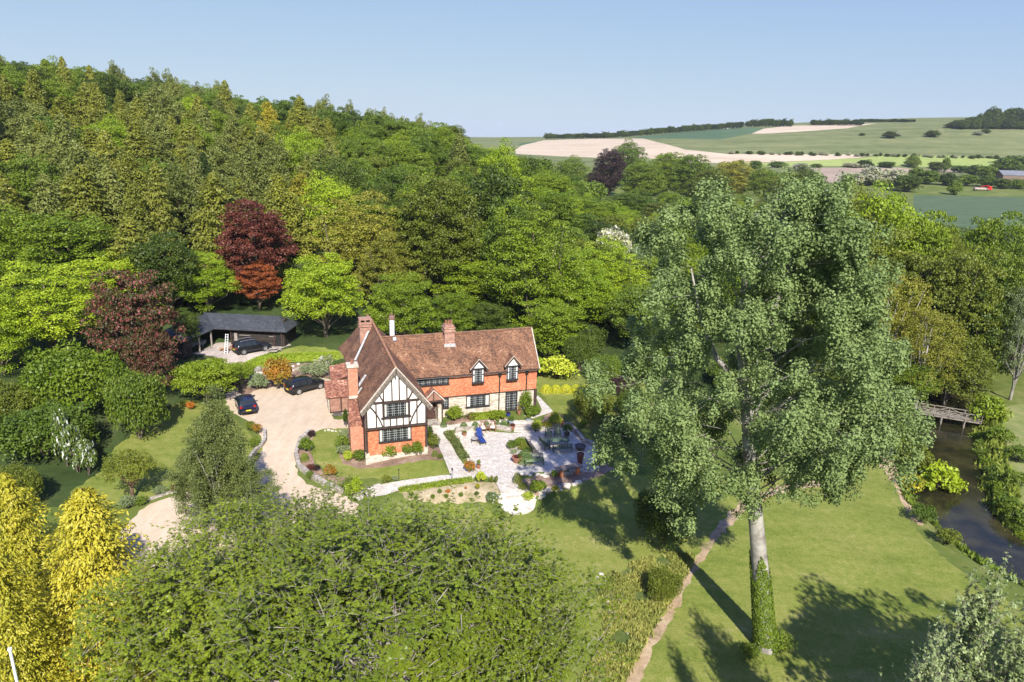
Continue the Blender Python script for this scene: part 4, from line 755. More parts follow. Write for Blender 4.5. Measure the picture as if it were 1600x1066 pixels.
# ------------------------------------------------------------------ foreground trees, leaf rosettes on twigs
def rosette_tree(key, leaf, Hh, R, nc, ros, ls, seed, name='cherry_tree', low=-.35, zf=.62, puff=.15, bark=None, shape='round', five=5, spread=.07, asp=.62):
    rng = np.random.default_rng(seed); zc = Hh*zf; a = Hh*(1-zf)
    c = envelope(rng, nc, R*.9, zc, a, low, lump=.20, r0=.70, shape=shape); k = int(nc*.85); c2 = envelope(rng, k, R*.66, zc, a*.7, low, shape=shape); cc = np.vstack([c, c2]); pr = R*puff*rng.uniform(.6, 1.3, (len(cc), 1))
    ns = max(3, ros//7); nn_ = len(cc); si = np.repeat(np.arange(nn_), ns); sdir = rng.normal(size=(nn_*ns, 3)); sdir[:, 2] = np.abs(sdir[:, 2])*.8+.25; sdir[:, :2] += nrm(cc[si]-np.array([0, 0, zc]))[:, :2]*.7; sdir = nrm(sdir)
    sl_ = pr[si]*rng.uniform(.7, 1.9, (nn_*ns, 1)); so = cc[si]+rng.normal(size=(nn_*ns, 3))*pr[si]*.45; t_ = np.tile(np.linspace(.1, 1, 7), nn_*ns)[:, None]; sj = np.repeat(np.arange(nn_*ns), 7)
    p = so[sj]+sdir[sj]*sl_[sj]*t_+rng.normal(size=(len(sj), 3))*.05; n = sdir[sj]*.4+rng.normal(size=(len(sj), 3))*.45; n[:, 2] += .55; shoots = (so, so+sdir*sl_)
    m = len(p); idx = np.repeat(np.arange(m), five); dirs = rng.normal(size=(m*five, 3)); dirs[:, 2] = np.abs(dirs[:, 2])*.35; dirs = nrm(dirs)
    pos = p[idx]+dirs*spread; nn = n[idx]*.5+dirs*.2; nn[:, 2] += .7; me = leaf_mesh('crown', pos, nn, ls, asp, rng, dirs)
    mb = MB(); mb.tube([(0, 0, -.5), (0, 0, Hh*.3), (.2, 0, Hh*.55)], [R*.045+.05, R*.035+.03, R*.02+.02], 9)
    for i in range(len(cc)):
        t = Vector(cc[i]); f = Vector((t.x*.25, t.y*.25, Hh*.38+(t.z-Hh*.38)*.25)) if i % 5 == 0 else Vector(cc[rng.integers(len(cc))]).lerp(t, .8)
        t = t-Vector((0, 0, pr[i, 0]*.25)); mb.tube([f-Vector((0, 0, .3)), f.lerp(t, .5)+Vector(rng.normal(size=3))*.03*R-Vector((0, 0, .25)), t], [.010*R if i % 5 == 0 else .018, .014, .006], 4, cap=False) if i % 5 == 0 or (t-f).length < R*.25 else None
        for j in range(ns): mb.tube([shoots[0][i*ns+j], shoots[1][i*ns+j]], [.011, .004], 3, cap=False)
    proto(key, me, mb, leaf, bark or BARKT, name, Hh, R)
BARKT = mat('twig_bark_grey', (.40, .36, .32), (.18, .15, .13), rough=.9, scale=2)
rosette_tree('cherry', LF['cherry'], 15, 9, 400, 56, .125, 31, puff=.075, spread=.055)
rosette_tree('cherry2', LF['cherry'], 14, 6.5, 260, 56, .125, 32, puff=.10, spread=.055)
rosette_tree('whitebeam', LF['silver'], 11, 3.4, 110, 42, .16, 33, name='whitebeam_tree', zf=.6, puff=.2, shape='cone', asp=.5)
TT('cherry', 622, 26, 836, 610, 'largest spreading fresh green cherry tree filling the bottom of the view', rz=.5)
TT('cherry2', 345, 27.5, 840, 380, 'fresh green cherry tree in front of the gravel drive, left of the largest one', rz=1.2)
TT('cherry2', 470, 31, 800, 340, 'fresh green cherry crown reaching up to the drive between the two nearest', rz=2.2)
TT('cherry2', 765, 26, 868, 270, 'fresh green cherry crown at the right end of the foreground row', rz=3.6)
TT('whitebeam', 1540, 21, 928, 170, 'silvery whitebeam at the bottom right with its tip over the lawn', rz=.4)
TT('whitebeam', 1455, 19, 1034, 150, 'silvery whitebeam tip cut by the bottom frame edge', rz=2)
TT('whitebeam', 1610, 20, 1000, 200, 'silvery whitebeam cut by the right frame edge', rz=3)
conifer('gold', LF['gold'], name='golden_cypress', Hh=14, R=4.4, seed=8, nb=620, per=100, ls=.22, droop=.36, base=.02, power=.52, ragged=.6, fan=.30, wid=.42, up_tip=.12)
TT('gold', 128, 30, 768, 235, 'golden yellow cypress in full sun at the bottom left', rz=.3)
TT('gold', 5, 32, 745, 190, 'golden yellow cypress at the left frame edge', rz=1.3)
TT('gold', -20, 26, 860, 200, 'low golden cypress at the bottom left corner', rz=2.3)
TB('bigshrub', 1035, 938, 892, 62, 'dark twiggy shrub in the rough grass island', cat='shrub', leaf=LF['olive'], name='twiggy_shrub')
TB('bigshrub', 1035, 850, 770, 110, 'dark dense shrub in the shade of the poplar', cat='shrub', leaf=LF['dark'], name='dense_shrub')
TB('s1', 1215, 1010, 992, 50, 'leafy weeds round the foot of the poplar', cat='shrub', leaf=LF['ivy'], name='weed_clump')
TB('s1', 1170, 1030, 1008, 34, 'small weed clump left of the poplar foot', cat='shrub', leaf=LF['ivy'], name='weed_clump')
# rough grass tufts in the island and along the banks
def tufts(name, poly, n, leaf, hgt, seed, label, cat, wid=.35):
    rng = np.random.default_rng(seed); a = np.array(poly); lo_, hi = a.min(0), a.max(0); q = rng.uniform(lo_, hi, (n*3, 2)); q = q[in_poly(q[:, 0], q[:, 1], poly)][:n]; m = len(q)
    ns = np.sin(q[:, 0]*1.7+q[:, 1]*.6)+np.cos(q[:, 1]*1.9-q[:, 0]*.8); q = q[ns > -1.1]; m = len(q)
    z = hz(q[:, 0], q[:, 1]); k = 5; idx = np.repeat(np.arange(m), k); hh = hgt*rng.uniform(.5, 1.3, m*k); d = rng.normal(size=(m*k, 3))*.45; d[:, 2] = 1
    c = np.stack([q[idx, 0], q[idx, 1], z[idx]], 1)+rng.normal(size=(m*k, 3))*np.array([.12, .12, 0]); c = c+nrm(d)*hh[:, None]*.45
    nn = rng.normal(size=(m*k, 3)); nn[:, 2] *= .3; me = leaf_mesh(name, c, nn, hh, wid, rng, d); me.materials.append(leaf); o = bpy.data.objects.new(name, me); COL.objects.link(o); return tag(o, label, cat, kind='stuff')
LF['tuft'] = leafmat('grass_blade_green', (.17, .21, .05), (.08, .13, .025), scale=.6)
LF['dry'] = leafmat('grass_blade_dry', (.27, .27, .11), (.075, .12, .03), scale=.35)
for nm, mm, poly, lv in REG:
    if nm == 'rough_grass': tufts('tall_grass', poly, 4200, LF['dry'], .34, 3, 'tall dry and green grass of the rough island beside the earth track', 'grass')
rb = [tuple(p+np.array((-1, 0))*0) for p in RIV]
def bank(side, w0, w1):
    out = []
    for s0, rng_ in ((w0, range(2, 9)), (w1, range(8, 1, -1))):
        for i in rng_:
            t = RIV[i+1]-RIV[i-1]; t = t/np.hypot(*t); nn = np.array((-t[1], t[0]))*side; out.append(tuple(RIV[i]+nn*s0))
    return out
tufts('reeds', bank(1, 3.0, 4.6), 2600, LF['tuft'], .7, 4, 'green rushes and grasses along the near river bank', 'reeds')
tufts('reeds', bank(-1, 2.9, 5.4), 4200, LF['tuft'], .9, 5, 'tall green rushes along the far river bank', 'reeds')
# ------------------------------------------------------------------ building materials
ROOF = tilemat('old_clay_roof_tiles', [(.08, (.050, .030, .022)), (.28, (.090, .050, .034)), (.48, (.165, .082, .049)), (.68, (.235, .118, .068)), (.85, (.31, .185, .115)), (.97, (.56, .44, .32))], .17, .105, noise=.55)
ROOF2 = tilemat('porch_roof_tiles', [(.1, (.09, .04, .03)), (.45, (.20, .082, .055)), (.7, (.31, .14, .095)), (.95, (.52, .36, .27))], .18, .12, noise=.45)
TILEW = tilemat('orange_hung_tiles', [(.1, (.36, .115, .060)), (.45, (.48, .165, .082)), (.75, (.57, .24, .13)), (.95, (.64, .38, .25))], .165, .11, noise=.45, bump=.5)
STONE = tilemat('cream_rubble_stone', [(.1, (.34, .28, .21)), (.45, (.52, .45, .36)), (.8, (.66, .60, .50)), (.97, (.50, .36, .27))], .32, .16, gap=.1, gapcol=(.42, .37, .30), noise=.3, offset=.37)
WALLST = tilemat('grey_garden_stone', [(.1, (.20, .17, .14)), (.45, (.36, .32, .27)), (.8, (.50, .46, .40)), (.97, (.62, .58, .52))], .34, .15, gap=.12, gapcol=(.13, .11, .09), noise=.35, offset=.41)
BRICK = tilemat('old_red_brick', [(.1, (.20, .095, .07)), (.45, (.33, .16, .11)), (.75, (.43, .23, .17)), (.95, (.52, .36, .28))], .225, .075, gap=.14, gapcol=(.40, .34, .28), noise=.4)
BRICKO = tilemat('orange_stack_brick', [(.1, (.35, .13, .075)), (.45, (.46, .19, .11)), (.75, (.53, .25, .16)), (.95, (.58, .36, .26))], .225, .075, gap=.14, gapcol=(.44, .34, .26), noise=.4)
RENDER = mat('white_render', (.80, .79, .76), (.68, .66, .62), rough=.9, scale=.9, bump=.1)
TIMB = mat('dark_oak_timber', (.075, .048, .040), (.035, .022, .018), rough=.8, scale=4)
TIMG = mat('weathered_bargeboard', (.23, .195, .165), (.12, .095, .08), rough=.85, scale=5)
EDGE = mat('pale_verge_mortar', (.60, .54, .46), (.42, .34, .27), rough=.9, scale=6)
WFR = flat('window_frame_black_brown', (.035, .030, .032), .5)
GLS = bpy.data.materials.new('window_glass'); N, Lk = nodes(GLS); N['Principled BSDF'].inputs['Base Color'].default_value = (.018, .022, .024, 1); N['Principled BSDF'].inputs['Roughness'].default_value = .06; N['Principled BSDF'].inputs['Specular IOR Level'].default_value = .8
LEADB = flat('white_leading', (.50, .52, .52), .5)
CURT = mat('cream_curtain', (.62, .60, .55), (.45, .43, .39), rough=.95, scale=6)
LEAD = mat('lead_flashing', (.52, .52, .51), (.34, .34, .34), rough=.55, scale=4)
BLK = flat('black_paint', (.018, .018, .018), .5)
WHT = flat('white_paint', (.78, .78, .76), .6)
TERRA = mat('terracotta', (.34, .16, .10), (.24, .11, .07), rough=.85, scale=6)
WOODB = mat('brown_plank', (.36, .20, .145), (.24, .125, .09), rough=.8, scale=3)

house = empty('house', HO, PH, 'half-timbered and tile-hung country house with a big red-brown tiled roof', 'house')
def win(par, x0, x1, z0, z1, Y, n, label=None, mull=.07, cols=3, rows=5, fr=.09, curtain=0, axis='y', name='window'):
    """casement window facing -Y: frame (window) > pane, leading, curtain"""
    f = MB(); f.box(x0, x1, Y-.07, Y+.05, z0, z0+fr); f.box(x0, x1, Y-.07, Y+.05, z1-fr, z1); f.box(x0-.06, x1+.06, Y-.13, Y+.03, z0-.07, z0-.002)
    f.box(x0, x0+fr, Y-.068, Y+.05, z0+fr, z1-fr); f.box(x1-fr, x1, Y-.068, Y+.05, z0+fr, z1-fr); w = (x1-x0)/n
    for i in range(1, n): f.box(x0+w*i-mull/2, x0+w*i+mull/2, Y-.066, Y+.05, z0+fr, z1-fr)
    o = f.build(name, WFR, par)
    if label: o['label'] = label
    MB().box(x0+.02, x1-.02, Y-.02, Y+.01, z0+.02, z1-.02).build('pane', GLS, o)
    g = MB()
    for i in range(n):
        a, b = x0+w*i+(fr if i == 0 else mull/2), x0+w*(i+1)-(fr if i == n-1 else mull/2)
        for k in range(1, cols): xx = a+(b-a)*k/cols; g.box(xx-.011, xx+.011, Y-.034, Y-.021, z0+fr, z1-fr)
        for k in range(1, rows): zz = z0+fr+(z1-z0-2*fr)*k/rows; g.box(a, b, Y-.032, Y-.0215, zz-.011, zz+.011)
    g.build('leading', LEADB, o)
    if curtain: MB().box(x0+fr, x0+fr+curtain, Y-.030, Y-.0212, z0+fr, z1-fr).box(x1-fr-curtain, x1-fr, Y-.030, Y-.0212, z0+fr, z1-fr).build('curtain', CURT, o)
    return o
def roofpatch(mb, a, b, c, d, th=.16, nu=14, nv=8, amp=.035, seed=0):
    """a-b lower edge, d-c upper edge; a slightly uneven thick sheet"""
    a, b, c, d = map(Vector, (a, b, c, d)); n = (b-a).cross(d-a).normalized(); n = -n if n.z < 0 else n; o = len(mb.v); W_ = nu+1
    for k in (0, 1):
        for j in range(nv+1):
            for i in range(nu+1):
                u, v = i/nu, j/nv; p = (a*(1-u)+b*u)*(1-v)+(d*(1-u)+c*u)*v; q = amp*(math.sin(p.x*1.3+p.y*1.1+seed)+math.sin(p.x*.5-p.z*1.7+seed*2)*.8); sag = .10*math.sin(v*math.pi)
                mb.v.append(tuple(p+n*(q-sag-k*th)))
    N1 = W_*(nv+1)
    for j in range(nv):
        for i in range(nu):
            q = o+j*W_+i; mb.f.append((q, q+1, q+W_+1, q+W_)); mb.f.append((N1+q+W_, N1+q+W_+1, N1+q+1, N1+q))
    for i in range(nu):
        q = o+i; mb.f.append((q+1, q, N1+q, N1+q+1)); q = o+nv*W_+i; mb.f.append((q, q+1, N1+q+1, N1+q))
    for j in range(nv):
        q = o+j*W_; mb.f.append((q, q+W_, N1+q+W_, N1+q)); q = o+j*W_+nu; mb.f.append((q+W_, q, N1+q, N1+q+W_))
w_, e_, r_, L_ = 5.64, 5.0, 9.05, 21.0; sl = (r_-e_)/(w_/2+.45); mid = w_/2
M_, yE, yR, eM, rM = 19.96, 7.86, 10.92, 4.85, 8.66; ms = (rM-eM)/(yR-yE)
# walls
MB().prism([(.02, .45), (w_-.02, .45), (w_-.02, 3.2), (.02, 3.2)], 0, .4, 'y').build('lower_front_wall', TILEW, house)
MB().box(.02, w_-.02, -.04, .3, -.6, .447).box(-.12, .25, -.12, .28, -.4, .75).box(w_-.25, w_+.12, -.12, .28, -.4, .75).build('plinth', STONE, house)
MB().box(0, .35, .403, L_-.5, -.3, e_+.3).box(w_-.35, w_, .403, L_-.5, -.3, e_+.3).build('side_wall', BRICKO, house)
MB().prism([(.0, -.3), (w_, -.3), (w_, 5.1), (mid, 8.2), (0, 5.1)], L_-.497, L_-.2, 'y').build('rear_gable_wall', BRICKO, house)
gz = lambda X: e_+(mid+.45-abs(X-mid))*sl-.22
MB().prism([(0, 3.22), (w_, 3.22), (w_, gz(w_)), (mid, gz(mid)), (0, gz(0))], -.2, .402, 'y').build('white_gable', RENDER, house)
t = MB()
def tb(x0, z0, x1, z1, w=.13, y=-.24): t.bar((x0, y, z0), (x1, y, z1), w, .10, (0, 1, 0))
t.box(-.06, w_+.06, -.30, -.203, 3.14, 3.36); tb(.02, 5.78, 0.75, 5.80, .1); t.box(.72, 4.95, -.285, -.201, 5.66, 5.86)
t.box(-.03, .15, -.275, -.201, 3.36, 5.35); t.box(w_-.15, w_+.03, -.275, -.201, 3.36, 5.35)
for X, a, b in ((.95, 3.36, 5.66), (4.72, 3.36, 5.66), (1.63, 3.36, 4.12), (3.97, 3.36, 4.12), (2.22, 3.36, 4.12), (2.82, 3.36, 4.12), (3.42, 3.36, 4.12), (1.57, 4.24, 5.66), (4.03, 4.24, 5.66), (1.65, 5.86, 7.0), (2.43, 5.86, 8.0), (3.10, 5.86, 8.0), (3.80, 5.86, 7.2), (2.76, 7.9, 8.5)): t.box(X-.06, X+.06, -.262, -.2005, a, b)
t.box(1.38, 4.18, -.33, -.2008, 4.12, 4.25)
def curve_tb(p, q, r):
    pr = None
    for i in range(7):
        k = i/6; a = (p[0]*(1-k)**2+2*q[0]*k*(1-k)+r[0]*k*k, p[1]*(1-k)**2+2*q[1]*k*(1-k)+r[1]*k*k)
        if pr: tb(*pr, *a, .12, -.235)
        pr = a
curve_tb((.35, 5.5), (1.1, 4.7), (1.5, 3.4)); curve_tb((5.2, 5.5), (4.45, 4.7), (4.05, 3.4)); curve_tb((1.28, 6.6), (1.4, 6.2), (1.62, 5.9)); curve_tb((4.3, 6.6), (4.15, 6.2), (3.92, 5.9))
t.box(-.05, .14, -.10, -.043, .6, 3.14); t.box(w_-.14, w_+.05, -.10, -.043, .6, 3.14)
t.build('timber_frame', TIMB, house)
bb_ = MB()
for s in (-1, 1):
    xa, xb = mid+s*(mid+.47), mid; bb_.bar((xa, -.43, e_-.12), (xb, -.43, r_-.12), .30, .07, (0, 1, 0)); bb_.bar((xa+(-s)*.1, -.37, e_-.30), (xb, -.37, r_-.42), .22, .06, (0, 1, 0))
bb_.build('bargeboard', TIMG, house)
vv = MB()
for s in (-1, 1): vv.bar((mid+s*(mid+.47), -.41, e_+.07), (mid, -.41, r_+.09), .09, .14, (0, 1, 0))
vv.build('verge', EDGE, house)
win(house, 1.63, 3.97, 4.27, 5.66, -.215, 4, 'four-light leaded window in the white gable', curtain=.18)
win(house, 1.15, 4.2, 1.72, 3.06, -.02, 5, 'five-light leaded window in the orange lower wall', curtain=.22)
# wing roof, with flared rear end
rf = MB(); roofpatch(rf, (-.45, -.42, e_), (-.45, L_-4, e_), (mid, L_-4, r_), (mid, -.42, r_), seed=1, nu=22); roofpatch(rf, (-.45, L_-4, e_), (-.75, L_, e_-.3), (mid, L_, r_-.55), (mid, L_-4, r_), seed=1, nu=6)
roofpatch(rf, (w_+.45, L_-4, e_), (w_+.45, -.42, e_), (mid, -.42, r_), (mid, L_-4, r_), seed=2, nu=22); roofpatch(rf, (w_+.6, L_, e_-.3), (w_+.45, L_-4, e_), (mid, L_-4, r_), (mid, L_, r_-.55), seed=2, nu=6)
rw_ = rf.build('roof', ROOF, house); tag(rw_, 'steep red-brown roof of the gabled wing')
MB().tube([(mid, -.42, r_+.05), (mid, 4, r_+.02), (mid, 9, r_+.05), (mid, L_-4, r_+.03), (mid, L_, r_-.52)], .13, 7).build('ridge', mat('ridge_tiles', (.42, .22, .12), (.27, .13, .08), rough=.9, scale=3), rw_)
MB().bar((2.25, 14.6, gz(2.25)+.36), (.35, 11.6, gz(.35)+.34), .2, .05).build('lead_flashing', LEAD, rw_); MB().bar((-.05, 5.0, 5.62), (.75, 5.35, 6.60), .3, .05).build('lead_flashing', LEAD, rw_); MB().bar((-.3, 3.7, 5.3), (.15, 3.9, 5.85), .2, .05).build('lead_flashing', LEAD, rw_)
# main range
MB().box(w_+.003, M_-.2, 8.25, 13.5, -.4, 2.36).build('stone_wall', STONE, house)
MB().box(w_+.003, M_-.16, 8.17, 13.55, 2.363, 4.95).prism([(8.2, 4.95), (13.5, 4.95), (yR, rM-.25)], M_-.45, M_-.17, 'x').build('upper_wall', TILEW, house)
rf = MB(); roofpatch(rf, (w_, yE, eM), (M_, yE, eM), (M_, yR, rM), (2.9, yR, rM), seed=3, nu=30); roofpatch(rf, (M_, 2*yR-yE, eM), (w_-.6, 2*yR-yE, eM), (2.9, yR, rM), (M_, yR, rM), seed=4, nu=26)
mr = rf.build('roof', ROOF, house); tag(mr, 'long red-brown roof of the main range')
MB().tube([(3.1, yR, rM+.04), (8, yR, rM+.02), (9.6, yR, rM+.05), (14, yR, rM+.01), (M_, yR, rM+.08)], .10, 7).build('ridge', mat('mossy_ridge_tiles', (.24, .13, .085), (.13, .08, .055), rough=.9, scale=3), mr)
MB().box(4.28, 4.62, 10.35, 10.7, 0, .08, Matrix.Translation((0, 0, 0))).v
sk = MB(); sk.bar((4.45, 10.55, 8.28), (4.45, 10.82, 8.62), .42, .10); sko = sk.build('skylight', flat('skylight_frame', (.12, .14, .17), .5), mr); MB().bar((4.45, 10.57, 8.36), (4.45, 10.78, 8.63), .26, .06).build('pane', flat('skylight_glass', (.55, .60, .65), .2), sko)
MB().bar((M_+.02, yE-.05, eM-.02), (M_+.02, yR, rM+.06), .10, .14).bar((M_+.02, 2*yR-yE, eM), (M_+.02, yR, rM+.06), .10, .14).build('verge', EDGE, mr)
MB().box(19.55, 19.85, 8.05, 8.23, -.1, 2.36).box(w_+.5, M_-.1, 8.12, 8.245, 2.30, 2.372).build('corner_post', TIMB, house)
g_ = MB(); g_.tube([(w_+.5, yE-.08, eM-.1), (M_, yE-.08, eM-.1)], .07, 6)
gut = g_.build('gutter', BLK, house)
for X in (15.44, 18.57): MB().tube([(X, yE-.05, eM-.12), (X, 8.08, 4.5), (X, 8.08, 2.5), (X, 8.16, 2.2), (X, 8.16, 0)], .06, 6).box(X-.16, X+.16, 7.92, 8.16, 4.30, 4.62).build('downpipe', BLK, house)
MB().tube([(-.12, .55, 5.0), (-.12, .55, .1)], .06, 6).build('downpipe', BLK, house); MB().tube([(w_+.12, .25, 5.0), (w_+.12, .25, .5)], .06, 6).build('downpipe', BLK, house)
win(house, 6.0, 9.75, 3.88, 4.66, 8.14, 6, 'long low six-light window under the eaves', rows=3)
win(house, 11.69, 14.36, .9, 2.24, 8.22, 4, 'four-light leaded window in the cream stone wall', curtain=.35)
win(house, 9.0, 9.76, 1.1, 2.24, 8.22, 1, 'small leaded window beside the porch')
dd = win(house, 16.2, 17.6, .05, 2.26, 8.22, 2, 'glazed garden double door', rows=7, cols=3, name='garden_door')
for k, (x0, x1, ap, ee) in enumerate(((12.33, 13.62, 6.42, 5.38), (16.24, 17.50, 6.50, 5.42))):
    c = (x0+x1)/2; hw = .98; D = MB().box(x0, x1, 8.13, 9.2, 3.70, 5.45).build('dormer', WHT, house); D.location = (-.07, -.36, .15); tag(D, 'left dormer with white gablet' if k == 0 else 'right dormer with white gablet')
    MB().prism([(x0+.02, 5.3), (x1-.02, 5.3), (c, 6.15)], 8.02, 8.3, 'y').build('gablet', RENDER, D)
    f = MB()
    for a, b in ((x0, x0+.08), (x1-.08, x1), (c-.04, c+.04)): f.box(a, b, 8.05, 8.128, 3.78, 5.27)
    f.box(x0-.03, x1+.03, 8.03, 8.129, 3.62, 3.80); f.box(x0-.05, x1+.05, 7.99, 8.129, 5.24, 5.38)
    f.build('window_frame', WFR, D); MB().box(x0+.22, x1-.22, 8.085, 8.127, 3.8, 5.24).build('window_pane', GLS, D)
    g = MB()
    for q in range(1, 6): g.box(x0+.22, x1-.22, 8.07, 8.083, 3.8+q*.24-.011, 3.8+q*.24+.011)
    for xx in (x0+.34, x0+.46, x1-.46, x1-.34): g.box(xx-.010, xx+.010, 8.071, 8.082, 3.8, 5.24)
    g.build('leading', LEADB, D)
    rr2 = MB(); ybk = yE+(ap-eM)/ms+.1; yb2 = yE+(ee-eM)/ms+.1
    for s in (-1, 1): rr2.slab([(c+s*hw, 7.85, ee-.1), (c, 7.85, ap), (c, ybk, ap), (c+s*hw, yb2, ee-.1)], .09)
    rr2.build('roof', ROOF, D)
    b2 = MB()
    for s in (-1, 1): b2.bar((c+s*hw, 7.84, ee-.19), (c, 7.84, ap-.12), .14, .05, (0, 1, 0))
    b2.build('bargeboard', TIMB, D); b3 = MB()
    for s in (-1, 1): b3.bar((c+s*(hw+.02), 7.84, ee-.07), (c, 7.84, ap+.02), .05, .08, (0, 1, 0))
    b3.build('verge', EDGE, D)
# chimneys
ch = MB(); ch.box(9.75, 10.85, 10.1, 11.3, 7.2, 9.35).box(9.66, 10.94, 10.01, 11.39, 9.0, 9.16).box(9.68, 10.92, 10.03, 11.37, 9.353, 9.55).box(9.8, 10.8, 10.15, 11.25, 9.553, 9.75)
co = ch.build('chimney', BRICK, house, bevel=.02); tag(co, 'squat brick chimney with terracotta pots on the main ridge')
for x in (10.02, 10.32, 10.6): MB().lathe([(.12, 0), (.13, .08), (.10, .2), (.11, .42), (.13, .46)], 10, (x, 10.7, 9.753)).build('chimney_pot', TERRA, co)
MB().box(9.68, 10.92, 10.0, 10.095, 7.35, 7.72).build('lead_flashing', LEAD, co)
ch = MB(); ch.box(1.25, 2.5, 14.5, 15.6, 6.2, 9.2).box(1.16, 2.59, 14.41, 15.69, 8.9, 9.08); ch.box(1.18, 2.57, 14.43, 15.67, 9.203, 9.38).box(1.22, 1.38, 14.46, 15.64, 9.383, 9.66).box(2.37, 2.53, 14.46, 15.64, 9.384, 9.66).box(1.80, 1.95, 14.46, 15.64, 9.385, 9.66).box(1.2, 2.55, 14.45, 15.65, 9.663, 9.8)
co = ch.build('chimney', BRICK, house, bevel=.015); tag(co, 'wide old brick chimney with an arched cowl on the wing roof')
ch = MB(); ch.box(-1.2, -.0, 2.45, 4.9, -.4, 2.6); ch.prism([(2.45, 2.603), (4.9, 2.603), (4.9, 4.9), (3.75, 4.9)], -1.14, -.06, 'x'); ch.box(-1.1, -.2, 3.7, 4.75, 4.9, 8.0)
co = ch.build('chimney', BRICKO, house); tag(co, 'tall orange brick stack with a tiled shoulder on the left wall')
MB().slab([(-1.24, 2.38, 2.60), (.0, 2.38, 2.60), (-.02, 3.70, 4.93), (-1.18, 3.70, 4.93)], .09).build('chimney_shoulder', ROOF2, co)
MB().box(-1.2, -.1, 3.6, 4.85, 8.003, 8.22).box(-1.1, -.15, 3.5, 3.69, 4.93, 5.15).build('chimney_cap', mat('pale_cap_stone', (.62, .56, .47), (.45, .38, .30), rough=.9, scale=4), co)
MB().lathe([(.17, 0), (.15, .1), (.13, .4), (.16, .45)], 10, (-.65, 4.2, 8.223)).build('chimney_pot', TERRA, co)
fl = MB(); fl.tube([(4.7, 14.0, 3), (4.7, 14.0, 9.75)], .28, 14); co = fl.build('flue', WHT, house, smooth=False); MB().lathe([(.33, 0), (.35, .1), (.34, .35), (.25, .42)], 14, (4.7, 14.0, 9.75)).lathe([(.12, .42), (.12, .6), (.18, .62)], 10, (4.7, 14, 9.75)).build('flue_cap', mat('brown_flue_cap', (.26, .15, .12), rough=.8), co)
# porch
pr = MB(); Y0, Y1 = 6.9, 8.2; c, hw, ap, ee = 7.85, 1.2, 3.72, 2.5
for s in (-1, 1): pr.slab([(c+s*hw, Y0, ee), (c, Y0, ap), (c, Y1+1.0, ap), (c+s*hw, Y1+.3, ee)], .09)
pc = pr.build('porch', ROOF2, house); MB().prism([(c-hw+.2, ee+.05), (c+hw-.2, ee+.05), (c, ap-.15)], Y0+.1, Y0+.2, 'y').build('gablet', WOODB, pc)
q = MB()
for s in (-1, 1): q.bar((c+s*(hw+.03), Y0-.02, ee-.05), (c, Y0-.02, ap), .12, .06, (0, 1, 0))
q.build('bargeboard', EDGE, pc); MB().box(c-.05, c+.05, Y0+.04, Y0+.098, ee, ap-.2).box(c-hw+.2, c+hw-.2, Y0+.03, Y0+.25, ee-.12, ee+.02).box(c+.85, c+1.0, Y0+.1, Y0+.25, -.1, ee-.12).box(c-1.0, c-.85, Y0+.1, Y0+.25, -.1, ee-.12).build('porch_post', TIMB, pc)
MB().box(c+.5, c+.85, Y0+.15, Y1+.03, -.2, 1.9).build('porch_wall', STONE, pc)
dr = MB().box(7.0, 8.3, 8.1, 8.245, 0, 2.1).build('door', mat('dark_oak_door', (.085, .045, .035), (.05, .025, .02), rough=.7, scale=4), house); MB().box(8.12, 8.18, 8.04, 8.1, 1.0, 1.1).build('handle', LEAD, dr)
MB().box(6.5, 8.9, 6.4, 8.0, -.25, .03).build('doorstep', WALLST, house)
# left outshots
an = MB(); an.box(-2.6, -.003, 12.0, 14.4, -.3, 2.05); ao = an.build('outshot', STONE, house); MB().slab([(-2.85, 11.75, 2.0), (-.02, 11.75, 2.0), (-.02, 13.4, 3.4), (-2.85, 13.4, 3.4)], .12).slab([(-2.85, 15.0, 2.1), (-.02, 15.0, 2.1), (-.02, 13.4, 3.4), (-2.85, 13.4, 3.4)], .12).build('roof', ROOF2, ao)
MB().box(-2.42, -1.35, 11.93, 11.998, .35, 2.0).box(-1.2, -.2, 11.93, 11.998, .35, 2.0).build('boarding', WOODB, ao); MB().box(-2.5, -2.42, 11.91, 12, .2, 2.02).box(-1.35, -1.2, 11.91, 12, .2, 2.02).box(-2.5, -.2, 11.90, 12, .2, .35).build('timber_frame', TIMB, ao)
an = MB(); an.box(-1.3, -.003, 16.6, 19.0, -.3, 2.6); ao = an.build('side_porch', RENDER, house); MB().slab([(-2.0, 16.0, 2.3), (-2.0, 17.8, 3.6), (-.02, 17.8, 3.9), (-.02, 16.0, 2.9)], .1).slab([(-2.0, 19.6, 2.3), (-2.0, 17.8, 3.6), (-.02, 17.8, 3.9), (-.02, 19.6, 2.9)], .1).build('roof', ROOF2, ao)

# ------------------------------------------------------------------ garage / cart shed
DARKW = tilemat('black_weatherboard', [(.2, (.022, .018, .016)), (.6, (.045, .036, .030)), (.95, (.075, .058, .048))], 3.0, .16, noise=.5, bump=.6)
SLATE = tilemat('dark_sheet_roof', [(.2, (.036, .040, .047)), (.6, (.050, .055, .064)), (.95, (.075, .082, .092))], .3, .25, noise=.5, bump=.6)
A = P(334, 513, 3.8); Bq = P(448, 518.5, 3.8); ga = math.atan2(Bq.y-A.y, Bq.x-A.x); GL_ = (Bq-A).length; gy = 1.5
gar = empty('garage', (A.x, A.y, gy), ga, 'black weatherboarded L-shaped cart shed with dark sheet roof behind the yard', 'garage')
MB().box(2.2, GL_-.6, .5, .62, 0, 2.2).box(GL_-.72, GL_-.6, .62, 4.6, 0, 2.2).box(-.3, GL_-.6, 4.6, 4.72, 0, 2.2).build('wall', DARKW, gar)
